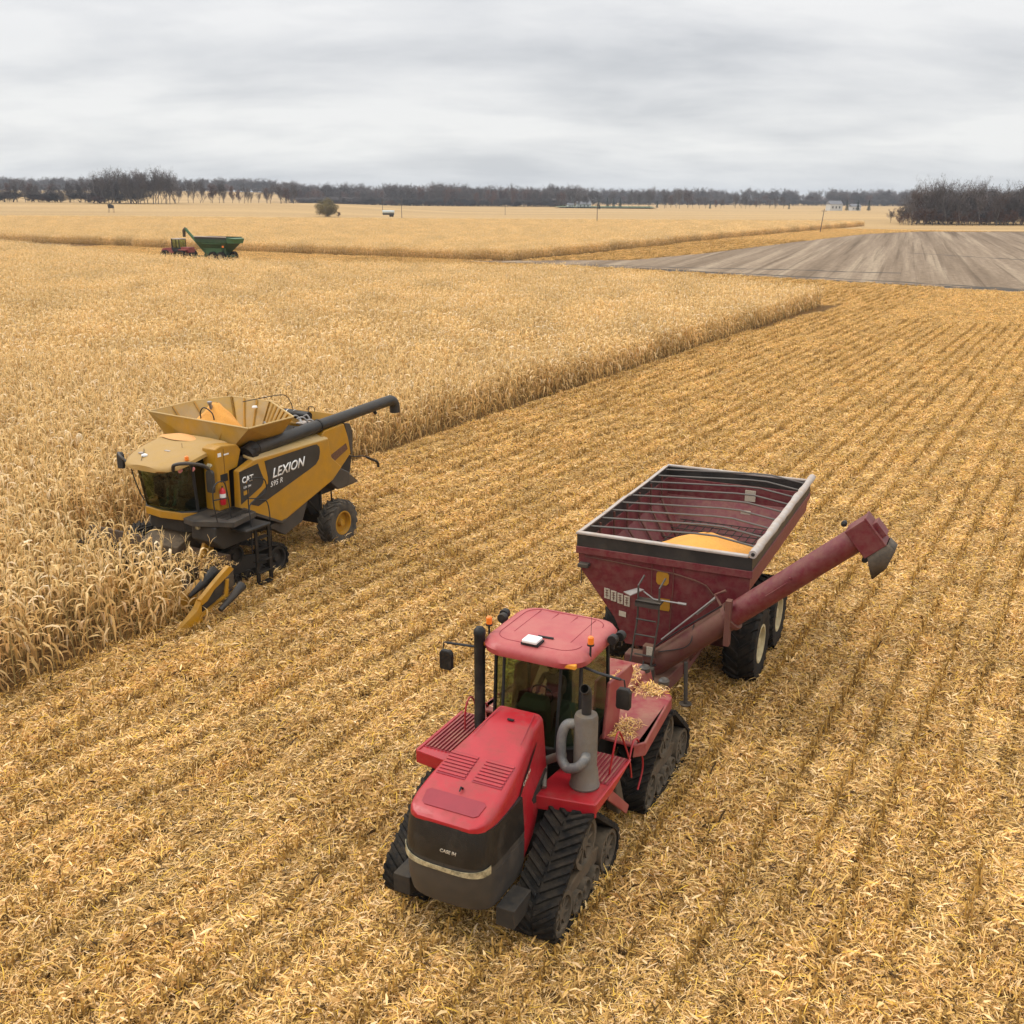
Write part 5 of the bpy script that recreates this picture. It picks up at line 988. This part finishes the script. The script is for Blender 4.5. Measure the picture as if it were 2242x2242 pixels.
# feeder house and corn head
b = MB(); b.hexa([(-.75, 4.6, .9), (.75, 4.6, .9), (.75, 5.9, .45), (-.75, 5.9, .45), (-.75, 4.6, 1.9), (.75, 4.6, 1.9), (.75, 5.9, 1.35), (-.75, 5.9, 1.35)]); b.build('feeder_house', M_MUD, C, None, .03)
M_HEAD = mat('head_trash', (.045, .026, .015), .85, dirt=((.13, .08, .04), .6, 9), noise=.4, nscale=15, bump=.7)
b = MB(); b.prism([(5.45, .25), (5.45, 1.30), (5.62, 1.34), (5.75, .8), (6.5, .35), (6.4, .22)], 'x', -3.25, 2.35); hd = b.build('corn_head', M_HEAD, C, None, .02)
b = MB(); b.tube([(-3.2, 6.0, .78), (2.8, 6.0, .78)], .14, 12)
for k in range(60):
    x = -3.1+.1*k; a = k*.9; b.box(x-.012, x+.012, 6.0-.24, 6.0+.24, .55, 1.02) if k % 2 == 0 else None
b.build('cross_auger', M_MUD, hd)
b = MB(); b.hexa([(1.5, 5.35, 1.3), (1.62, 5.35, 1.3), (1.62, 5.9, 1.15), (1.5, 5.9, 1.15), (1.5, 5.25, 1.95), (1.62, 5.25, 1.95), (1.62, 5.5, 1.95), (1.5, 5.45, 1.95)]); b.build('head_bracket', M_YEL, C, None, .02)
b = MB(); b.tube(bez([(1.55, 5.3, 2.0), (1.5, 5.6, 1.7), (1.45, 5.62, 1.3), (1.4, 5.7, 1.1)], 4), .03, 6); b.build('hose', M_DARK, C, 50)
def snout(x, ytip, w, hz_, m, name='row_divider'):
    b = MB(); b.loft([[(x-.02, ytip, .03), (x+.02, ytip, .03), (x+.03, ytip, .06), (x-.03, ytip, .06)], [(x-w*.7, ytip-.75, .18), (x+w*.7, ytip-.75, .18), (x+w*.5, ytip-.75, .18+hz_*.62), (x-w*.5, ytip-.75, .18+hz_*.62)], [(x-w, 6.45, .30), (x+w, 6.45, .30), (x+w*.6, 6.35, .35+hz_), (x-w*.6, 6.35, .35+hz_)]]); return b.build(name, m, hd, None, .02)
for k in range(1, 8): snout(2.95-.84*k-.1, 8.0, .20, .42, M_YEL)
snout(-3.35, 8.3, .22, .7, M_YEL, 'end_divider')
# near end divider: yellow snout, arm plate, black cone and lower tube
b = MB(); b.loft([[(3.02, 8.42, .02), (3.07, 8.42, .02), (3.07, 8.40, .09), (3.02, 8.40, .09)], [(2.92, 7.62, .12), (3.14, 7.62, .12), (3.11, 7.55, .50), (2.94, 7.55, .54)], [(2.90, 7.40, .18), (3.14, 7.40, .18), (3.10, 7.36, .72), (2.92, 7.36, .74)]]); ed = b.build('end_divider', M_YEL, hd, None, .02)
b = MB(); b.prism([(7.40, .74), (7.36, .58), (7.15, .64), (6.9, .86), (6.35, 1.10), (6.12, 1.22), (6.28, 1.36), (6.75, 1.12)], 'x', 2.97, 3.11); b.prism([(7.45, .35), (7.42, .28), (6.55, .62), (6.45, 1.02), (6.35, 1.02), (6.45, .55)], 'x', 3.08, 3.14); b.build('divider_arm', M_YEL, ed, None, .012)
b = MB(); b.prism([(7.30, .62), (7.28, .36), (6.6, .60), (6.5, .98), (6.85, .86)], 'x', 3.0, 3.06); b.build('divider_panel', M_CHA, ed)
b = MB(); b.tube([(2.66, 7.36, .74), (2.70, 7.1, .88), (2.72, 6.95, .95), (2.73, 6.70, 1.08), (2.75, 6.45, 1.22)], [.05, .085, .11, .13, .16], 14); b.build('ear_cone', M_BLK, ed, 25)
b = MB(); b.tube([(3.22, 6.85, .30), (3.22, 6.3, .55), (3.20, 5.95, .72)], [.07, .10, .14], 12); b.build('side_shield', M_CHA, ed, 40)
lettering('lettering', 'CORN', (3.063, 7.18, .46), (0, -1, .42), (0, .3, 1), .12, M_DEC, ed, .2, .002, .002) if False else None
litter('husk_litter', CP, [(-2.9, 2.6, 5.5, 6.6, 1.05, .22), (-2.9, 2.6, 5.6, 6.9, .75, .3), (.8, 2.8, 5.4, 6.4, 1.1, .3)], 'chopped stalks and husks heaped across the combine corn head', 1400)

# ============================================================ FAR GREEN CART AND RED TRACTOR
M_GRN = mat('green_paint', (.014, .055, .016), .5, dirt=((.10, .13, .06), .4, 1.5)); M_GRN2 = mat('green_paint_light', (.04, .11, .035), .5, noise=.15)
GP = (-50.3, 187.0, 2.06)
G_ = empty('grain_cart', GP, 'green grain cart with raised auger travelling behind the standing corn', 'grain cart')
b = MB(); rg = lambda w, y0, y1, z: [(-w, y0, z), (w, y0, z), (w, y1, z), (-w, y1, z)]
b.poly([p for r in (rg(1.9, 3.9, -3.3, 4.1), rg(1.85, 3.7, -3.2, 3.3), rg(1.2, 3.0, -2.2, 2.2), rg(.7, 2.2, -1.4, 1.3)) for p in r], [(k*4+i, k*4+(i+1) % 4, (k+1)*4+(i+1) % 4, (k+1)*4+i) for k in range(3) for i in range(4)]+[(12, 13, 14, 15)]); hp2 = b.build('hopper', M_GRN, G_, None, 0, .05)
b = MB(); b.loft([[(-1.85, -3.3, 4.08), (1.85, -3.3, 4.08), (1.8, -3.3, 3.2), (-1.8, -3.3, 3.2)], [(-1.2, -4.5, 3.95), (1.2, -4.5, 3.95), (1.0, -4.3, 3.2), (-1.0, -4.3, 3.2)]]); b.build('rear_flare', M_GRN2, G_)
b = MB(); b.box(1.9, 1.96, -3.3, 3.9, 3.85, 4.2); b.box(-1.96, -1.9, -3.3, 3.9, 3.85, 4.2); b.box(-1.9, 1.9, 3.84, 3.9, 3.85, 4.2); b.build('rim_extension', M_CHA, hp2)
b = MB(); b.tube([(1.95, -3.3, 4.22), (1.95, 3.9, 4.22)], .09, 8); b.build('rolled_tarp', M_TARP, G_)
b = MB(); b.box(1.80, 1.88, -1.8, 2.3, 3.05, 3.15); b.prism([(2.6, 2.3), (-1.8, 2.4), (-1.5, 1.5), (1.8, 1.3)], 'x', 1.2, 1.3); b.build('side_trim', M_GRN2, G_)
b = MB(); b.tube([(0, 3.4, 1.6), (0, 7.6, 5.35)], .24, 12); b.build('auger', M_GRN2, G_, 50); b = MB(); b.tube([(0, 7.6, 5.45), (0, 8.0, 5.1), (0, 8.05, 4.0)], [.28, .30, .26], 12); b.build('spout', M_MUD, G_, 50)
b = MB(); b.box(-.6, .6, -3, 3.2, .9, 1.2); b.box(-.15, .15, 3, 6.4, .7, .95)
for y in (-2.2, 2.2): b.box(1.0, 1.3, y-.15, y+.15, .9, 3.0)
b.build('frame', M_GRN, G_)
for s in (1, -1):
    for y in (-1.6, .3): tyre('wheel', G_, (s*1.5, y, .9), .9, .65, s, 16, None, .5, M_RIMW)
b = MB(); b.box(1.86, 1.9, -2.6, -2.2, 2.5, 2.8); b.build('reflector', M_ORG, G_)
gp_ = wp(GP, (0, 10.3, 0)); GT_ = (gp_[0], gp_[1], GP[2])
Q = empty('tractor', GT_, 'small distant red tractor pulling the green grain cart through the corn', 'tractor')
b = MB(); b.loft([[(-.5, 0, 2.2), (.5, 0, 2.2), (.6, 0, 1.2), (-.6, 0, 1.2)], [(-.5, 2.6, 2.0), (.5, 2.6, 2.0), (.55, 2.7, 1.1), (-.55, 2.7, 1.1)], [(-.35, 3.1, 1.7), (.35, 3.1, 1.7), (.4, 3.1, 1.1), (-.4, 3.1, 1.1)]]); b.build('hood', M_RED2, Q, None, .05)
b = MB(); b.box(-.5, .5, -4.0, 2.8, .8, 1.4); b.build('chassis', M_FRM, Q)
b = MB(); b.box(-.85, .85, -1.8, 0, 3.55, 3.75); b.build('cab_roof', M_TARP, Q, None, .06)
b = MB()
for x, y in ((.78, -.05), (-.78, -.05), (.78, -1.7), (-.78, -1.7)): b.tube([(x, y, 1.9), (x, y, 3.6)], .06, 5)
b.box(-.82, .82, -1.75, 0, 1.5, 2.1); b.build('cab_frame', M_DARK, Q)
for x in (-.79, .79): b = MB(); b.poly([(x, -.1, 2.1), (x, -1.65, 2.1), (x, -1.65, 3.55), (x, -.1, 3.55)], [(0, 1, 2, 3)]); b.build('window', M_GLS2, Q)
b = MB(); b.tube([(.6, .25, 1.8), (.6, .25, 3.7)], .11, 10); b.build('exhaust', M_BLK, Q); b = MB(); b.tube([(-.6, .45, 1.8), (-.6, .45, 3.6)], .09, 10); b.build('air_intake', M_BLK, Q)
b = MB(); b.box(-1.4, 1.4, -3.6, -1.9, 1.75, 1.9); b.box(-.7, .7, -3.8, -1.9, 1.4, 2.3); b.build('rear_fender', M_RED2, Q, None, .03)
for s in (1, -1):
    for y in (1.3, -2.7): tyre('wheel', Q, (s*1.35, y, .88), .88, .7, s, 16, None, .5, M_RIM)
# ============================================================ TREES
M_BARK = mat('bark', (.11, .09, .078), .9, noise=.3)
M_TWIG = [leafmat('twigs_grey', [(0, (.055, .042, .038)), (1, (.13, .10, .088))], 0, .25), leafmat('twigs_russet', [(0, (.08, .038, .026)), (1, (.16, .075, .045))], .1, .25), leafmat('twigs_olive', [(0, (.10, .085, .03)), (1, (.26, .20, .075))], .1, .2), leafmat('needles', [(0, (.018, .035, .020)), (1, (.045, .07, .035))], 0, .2)]
def tree_mesh(seed, H=14, spread=.42, ntw=1500, fork=.3, tw=.055, kind=0, dense=1.0):
    r = np.random.default_rng(seed); T_, K_ = Soup(), Soup(); ends = []
    def br(p, d, l, rad, lvl):
        n = 4; pts = [p]; q = p.copy(); dd = d.copy()
        for i in range(n): dd = dd+r.normal(size=3)*.10+np.array([0, 0, .05]); dd /= np.linalg.norm(dd); q = q+dd*l/n; pts.append(q.copy())
        T_.rod(pts, np.linspace(rad, rad*.5, n+1), r.uniform(.3, .8), 0, 5 if lvl == 0 else 3)
        if lvl >= 3: ends.append((pts[2], dd)); ends.append((pts[-1], dd)); return
        for k in range([10, 5, 4][lvl]):
            t = r.uniform(.12 if lvl == 0 else .2, 1); i = min(int(t*n), n-1); base = pts[i]+(pts[i+1]-pts[i])*(t*n-i); a = r.uniform(0, 6.28); el = r.uniform(.35, 1.1)
            nd = np.array([math.cos(a)*math.cos(el), math.sin(a)*math.cos(el), math.sin(el)]); nd = nd*spread*2.2+dd*.45; nd /= np.linalg.norm(nd); br(base, nd, l*r.uniform(.45, .7), rad*.5, lvl+1)
    br(np.array([0., 0, -.3]), np.array([0, 0, 1.]), H*.70, H*.015, 0)
    per = max(1, int(ntw/len(ends)))
    for p, d in ends:
        for k in range(per):
            dd = d*.5+r.normal(size=3)*.75+np.array([0, 0, .2]); dd /= np.linalg.norm(dd); l = H*r.uniform(.03, .09); q = p+dd*l*.5+r.normal(size=3)*H*.012; e = q+dd*l+np.array([0, 0, -.02*H*r.random()]); s_ = np.cross(dd, (.1, .2, 1)); s_ /= np.linalg.norm(s_)
            K_.strip([q, (q+e)/2+r.normal(size=3)*.03*l, e], [tw, tw*.8, tw*.25], s_*dense, r.random())
    tm = T_.mesh('trunk', [M_BARK]); km = K_.mesh('crown', [M_TWIG[kind]]); return tm, km
def pine_mesh(seed, H=9):
    r = np.random.default_rng(seed); T_, K_ = Soup(), Soup(); T_.rod([(0, 0, 0), (0, 0, H*.95)], [.15, .03], .4, 0, 5)
    for i in range(900):
        z = r.uniform(.08, 1)**1.2*H; rad = (1-z/H)*H*.24*r.uniform(.3, 1.05)+.1; a = r.uniform(0, 6.28); p = np.array([rad*math.cos(a), rad*math.sin(a), z]); d = np.array([math.cos(a), math.sin(a), -.35]); K_.strip([p-d*.3, p, p+d*.4], [.10, .16, .03], [-math.sin(a), math.cos(a), .1], r.random())
    return T_.mesh('trunk', [M_BARK]), K_.mesh('crown', [M_TWIG[3]])
def bush_mesh(seed, rx=5.6, rz=4.3):
    r = np.random.default_rng(seed); T_, K_ = Soup(), Soup()
    for k in range(26):
        a = r.uniform(0, 6.28); e = np.array([rx*.75*math.cos(a)*r.uniform(.2, 1), rx*.75*math.sin(a)*r.uniform(.2, 1), rz*r.uniform(1.1, 1.8)]); T_.rod([(0, 0, 0), e*.5+[0, 0, .5], e], [.16, .09, .03], r.random(), 0, 3)
    for k in range(9000):
        d = r.normal(size=3); d /= np.linalg.norm(d); q = r.uniform(.35, 1)**.5*(1+.22*math.sin(d[0]*4+1)*math.cos(d[1]*5)+.1*math.sin(d[2]*9)); p = np.array([d[0]*rx*q, d[1]*rx*q, rz+d[2]*rz*q])
        u = r.normal(size=3); u /= np.linalg.norm(u); s_ = np.cross(u, d); s_ /= np.linalg.norm(s_)+1e-6; l = r.uniform(.15, .4); p[2] = max(p[2], .1); K_.strip([p-u*l, p, p+u*l], [.03, .07, .02], s_, r.random())
    return T_.mesh('trunk', [M_BARK]), K_.mesh('crown', [M_TWIG[2]])
TREES = {'bare': [tree_mesh(s, 14, .40, 2600, tw=.075) for s in (1, 2, 3, 4, 5)], 'thin': [tree_mesh(s, 12, .34, 1300, tw=.065) for s in (11, 12, 13)], 'russet': [tree_mesh(s, 11, .5, 1900, tw=.10, kind=1) for s in (21, 22)], 'big': [tree_mesh(s, 16, .52, 2600, tw=.04) for s in (31, 32, 33)], 'olive': [bush_mesh(41)], 'pine': [pine_mesh(s) for s in (51, 52)]}
tcount = 0
def tree(kind, x, y, h, label, group, z=None, cat='tree', sx=1):
    global tcount
    v = TREES[kind]; i = int(rng.integers(len(v))); tm, km = v[i]; base = {'bare': 14, 'thin': 12, 'russet': 11, 'big': 16, 'olive': 8, 'pine': 9}[kind]; k = h/base
    e = bpy.data.objects.new({'bare': 'bare_tree', 'thin': 'bare_tree', 'russet': 'russet_tree', 'big': 'bare_tree', 'olive': 'bush', 'pine': 'pine_tree'}[kind], None); SC.collection.objects.link(e)
    e.location = (x, y, float(terrain(x, y)) if z is None else z); e.rotation_euler = (0, 0, rng.uniform(0, 6.28)); e.scale = (k*sx, k*sx, k)
    for nm, me in (('trunk', tm), ('crown', km)): o = bpy.data.objects.new(nm, me); SC.collection.objects.link(o); o.parent = e
    tag(e, label, cat, group); tcount += 1; return e
def pxx(px, d): return (px-1121)/2321.4*d*1.0
# left hedgerow
for px in np.arange(-30, 238, 8.5):
    d = 790+rng.normal()*8; k = 'russet' if rng.random() < .18 else ('bare' if rng.random() < .6 else 'thin'); tree(k, pxx(px+rng.normal()*3, d), d, rng.uniform(8, 13), {'russet': 'russet brown tree in the hedgerow left of the tall bare clump', 'bare': 'bare grey tree in the hedgerow left of the tall bare clump', 'thin': 'thin bare tree in the hedgerow left of the tall bare clump'}[k], 'trees in the left hedgerow')
for px in np.arange(236, 412, 5.6):
    d = 745+rng.uniform(-14, 16); tree(['thin', 'big', 'bare'][int(rng.choice(3, p=[.5, .2, .3]))], pxx(px+rng.normal()*2, d), d, rng.uniform(13, 18.8)*(1 if 250 < px < 400 else .85), 'tall bare grey tree in the dense clump on the left skyline', 'trees in the tall clump')
for px in np.arange(415, 662, 10.5):
    d = 800+rng.normal()*8; k = 'russet' if rng.random() < .15 else ('thin' if rng.random() < .6 else 'bare'); tree(k, pxx(px+rng.normal()*4, d), d, rng.uniform(8, 12.5), {'russet': 'russet brown tree in the open row right of the tall clump', 'bare': 'bushy bare tree in the open row right of the tall clump', 'thin': 'slim bare tree in the open row right of the tall clump'}[k], 'trees in the open row')
# middle wood
for px in np.arange(688, 1200, 8.5):
    d = 1230+rng.uniform(-25, 25)+(60 if px < 850 else 0); k = 'russet' if rng.random() < .3 else 'bare'; tree(k, pxx(px+rng.normal()*3, d), d, rng.uniform(13, 19)*(1 if px > 860 else .85), {'russet': 'russet brown tree at the edge of the middle wood', 'bare': 'bare grey tree at the edge of the middle wood'}[k], 'trees of the middle wood')
# farmstead
for px in np.arange(1215, 1700, 11):
    d = 1120+rng.uniform(-30, 60); k = 'pine' if rng.random() < .2 else ('russet' if rng.random() < .15 else 'bare'); tree(k, pxx(px+rng.normal()*4, d), d, rng.uniform(10, 16)*(1.0 if px < 1500 else .65)*(.7 if k == 'pine' else 1), {'russet': 'russet tree around the far farmstead', 'bare': 'bare tree around the far farmstead', 'pine': 'dark evergreen around the far farmstead'}[k], 'trees around the far farmstead')
# right wood: tall bare ones in front
for px, h in ((1962, 15.5), (2005, 16.5), (2032, 17), (2062, 17.5), (2105, 16.5), (2140, 15)):
    d = 492+rng.uniform(-4, 6); tree('big', pxx(px, d), d, h, 'tall spreading bare tree rising above the right wood', 'tall bare trees of the right wood')
for px in np.arange(1925, 2420, 8.5):
    d = 515+rng.uniform(-15, 30); tree('bare' if rng.random() < .8 else 'russet', pxx(px+rng.normal()*3, d), d, rng.uniform(9, 12.5)*min(1, max(.3, (px-1890)/80))*(1.2 if px > 2170 else 1), 'bare tree packed into the right wood', 'trees of the right wood', sx=1.25)
for px in np.arange(1938, 2400, 17):
    d = 487+rng.normal()*3; tree('russet', pxx(px, d), d, rng.uniform(3, 6), 'low russet bush along the front of the right wood', 'bushes before the right wood', None, 'bush', 1.4)
tree('olive', pxx(728, 560), 560, 8.0, 'yellow olive bush standing alone in the far corn field', None, None, 'bush', 1.0)
tree('russet', pxx(752, 556), 556, 2.4, 'low dark bush at the foot of the lone olive bush', None, None, 'bush', 1.7)
for px in (1300, 1845, 1868, 1822): tree('pine', pxx(px, 1000), 1000, 9, {1300: 'dark evergreen on the farm lawn', 1845: 'dark evergreen left of the white far house', 1868: 'dark evergreen right of the white far house', 1822: 'dark evergreen before the white far house'}[px], None)
# far woods that read as one mass
def joined(tm, km):
    me = bpy.data.meshes.new('wood_tree'); bm = bmesh.new(); bm.from_mesh(km); k0 = len(bm.faces); bm.from_mesh(tm); bm.to_mesh(me); bm.free(); me.materials.append(km.materials[0]); return me
wv = [joined(*t) for t in TREES['bare'][:3]+TREES['russet'][:1]]
P = []
for px0, px1, d0, d1, n in ((-60, 700, 1760, 1900, 420), (640, 1260, 1320, 1460, 300), (1180, 2300, 1700, 1900, 560), (1985, 2450, 560, 640, 120)):
    for i in range(n): d = rng.uniform(d0, d1); P.append((pxx(rng.uniform(px0, px1), d), d))
low = len(P)
for px0, px1, d0, d1, n in ((-60, 700, 1750, 1800, 260), (680, 1230, 1210, 1300, 300), (1180, 2000, 1690, 1720, 260), (236, 410, 735, 765, 14), (-60, 236, 785, 800, 45), (1960, 2450, 505, 530, 60)):
    for i in range(n): d = rng.uniform(d0, d1); P.append((pxx(rng.uniform(px0, px1), d), d))
P = np.array(P); z = terrain(P[:, 0], P[:, 1]); n = len(P); lo = np.where(np.arange(n) >= low, .38, 1); hs = rng.uniform(.85, 1.25, n)*np.where(P[:, 1] < 700, .8, np.where((P[:, 1] > 1600) & (P[:, 0] < -200), .95, 1.1))
wood = scatter('far_wood', wv, np.stack([P[:, 0], P[:, 1], z-.3], 1), rng.uniform(0, 6.28, n), np.stack([hs*1.5, hs*1.5, hs*lo], 1)); tag(wood, 'far bare woods along the horizon', 'wood')
# farm lawn, houses, poles, trailer
def patch(name, poly, z, m, label):
    me = bpy.data.meshes.new(name); me.from_pydata([(x, y, float(terrain(x, y))+z) for x, y in poly], [], [tuple(range(len(poly)))]); me.materials.append(m); o = bpy.data.objects.new(name, me); SC.collection.objects.link(o); return tag(o, label, None, None, 'structure')
patch('lawn', [(pxx(1205, 1085), 1085), (pxx(1420, 1060), 1060), (pxx(1410, 1190), 1190), (pxx(1220, 1200), 1200)], 1.2, mat('lawn_green', (.07, .11, .04), .9, noise=.3, nscale=.05), 'green lawn of the far farmstead')
M_WALL = mat('white_wall', (.50, .50, .48), .7, noise=.05); M_ROOF = mat('grey_roof', (.16, .16, .17), .8, noise=.1)
def house(px, d, w, dp, h, label, roofm=M_ROOF, wall=M_WALL):
    x = pxx(px, d); e = bpy.data.objects.new('house', None); SC.collection.objects.link(e); e.location = (x, d, float(terrain(x, d))); e.rotation_euler = (0, 0, .2)
    b = MB(); b.box(-w/2, w/2, -dp/2, dp/2, 0, h); wo = b.build('wall', wall, e); b = MB(); b.prism([(-dp/2-.4, h), (0, h+dp*.35), (dp/2+.4, h)], 'x', -w/2-.4, w/2+.4); b.build('roof', roofm, e)
    for k in range(3): b = MB(); xx = -w/2+w*(k+.7)/3.6; b.box(xx, xx+w*.1, -dp/2-.05, -dp/2, h*.35, h*.7); b.build('window', M_DARK, wo)
    return tag(e, label, 'house')
house(1795, 1010, 12, 9, 5.5, 'white two storey house far off between dark evergreens'); house(1838, 1020, 9, 7, 3.5, 'low grey shed right of the far white house'); house(1268, 1125, 14, 8, 3.6, 'low white farm building among trees on the far lawn'); house(1240, 1118, 6, 5, 3, 'small white shed left on the far lawn')
def pole(px, ytop, ybot, d, lean, label):
    x = pxx(px, d); z0 = float(terrain(x, d)); h = (ybot-ytop)*d/2321+2.5; e = MB(); e.tube([(0, 0, 0), (-lean*h, 0, h)], [.16, .11], 7); o = e.build('utility_pole', M_BARK, None); o.location = (x, d, z0); b = MB(); b.box(-lean*h-.9, -lean*h+.9, -.06, .06, h-.7, h-.55); b.build('crossarm', M_BARK, o); return tag(o, label, 'utility pole')
pole(1770, 458, 490, 375, .10, 'leaning wooden utility pole near the bare soil field'); pole(1297, 448, 482, 430, 0, 'wooden utility pole standing in the middle of the far corn'); pole(885, 435, 470, 520, 0, 'wooden utility pole right of the white tank trailer'); pole(1103, 448, 460, 700, 0, 'thin wooden utility pole before the middle wood'); pole(845, 440, 462, 640, 0, 'thin wooden utility pole left of the white tank trailer')
tx = pxx(857, 548); tr = bpy.data.objects.new('tank_trailer', None); SC.collection.objects.link(tr); tr.location = (tx, 548, float(terrain(tx, 548))+.9)
b = MB(); b.tube([(-2.9, 0, 2.5), (2.9, 0, 2.5)], .75, 14); b.build('tank', mat('pale_tank', (.50, .56, .56), .4), tr, 50); b = MB(); b.box(-2.8, 2.8, -.5, .5, 1.0, 1.8); b.build('frame', M_GRY, tr)
for x in (-2.0, -1.0): b = MB(); b.lathe([(-1.1, .5), (-.8, .5)], (x, 0, .6), 'y', 14); b.lathe([(.8, .5), (1.1, .5)], (x, 0, .6), 'y', 14); b.build('wheel_pair', M_RUB, tr)
tag(tr, 'pale grey tank trailer parked in the far field', 'trailer')
tx = pxx(273, 575); ir = bpy.data.objects.new('dark_machine', None); SC.collection.objects.link(ir); ir.location = (tx, 575, float(terrain(tx, 575)))  # distant dark machine, simplified to a box on legs
b = MB(); b.prism([(-1.4, 2.2), (1.2, 2.2), (1.5, 4.2), (.3, 4.4), (-1.2, 3.6)], 'y', -.9, .9); b.build('box', M_FRM, ir, None, .1)
for x, y in ((-1.1, -.7), (1.1, -.7), (-1.1, .7), (1.1, .7)): b = MB(); b.tube([(x*1.2, y*1.2, 0), (x, y, 2.3)], .08, 5); b.build('leg', M_BARK, ir)
tag(ir, 'small dark machine shaped as a box on legs in the far left corn', 'machine')
print('trees', tcount)
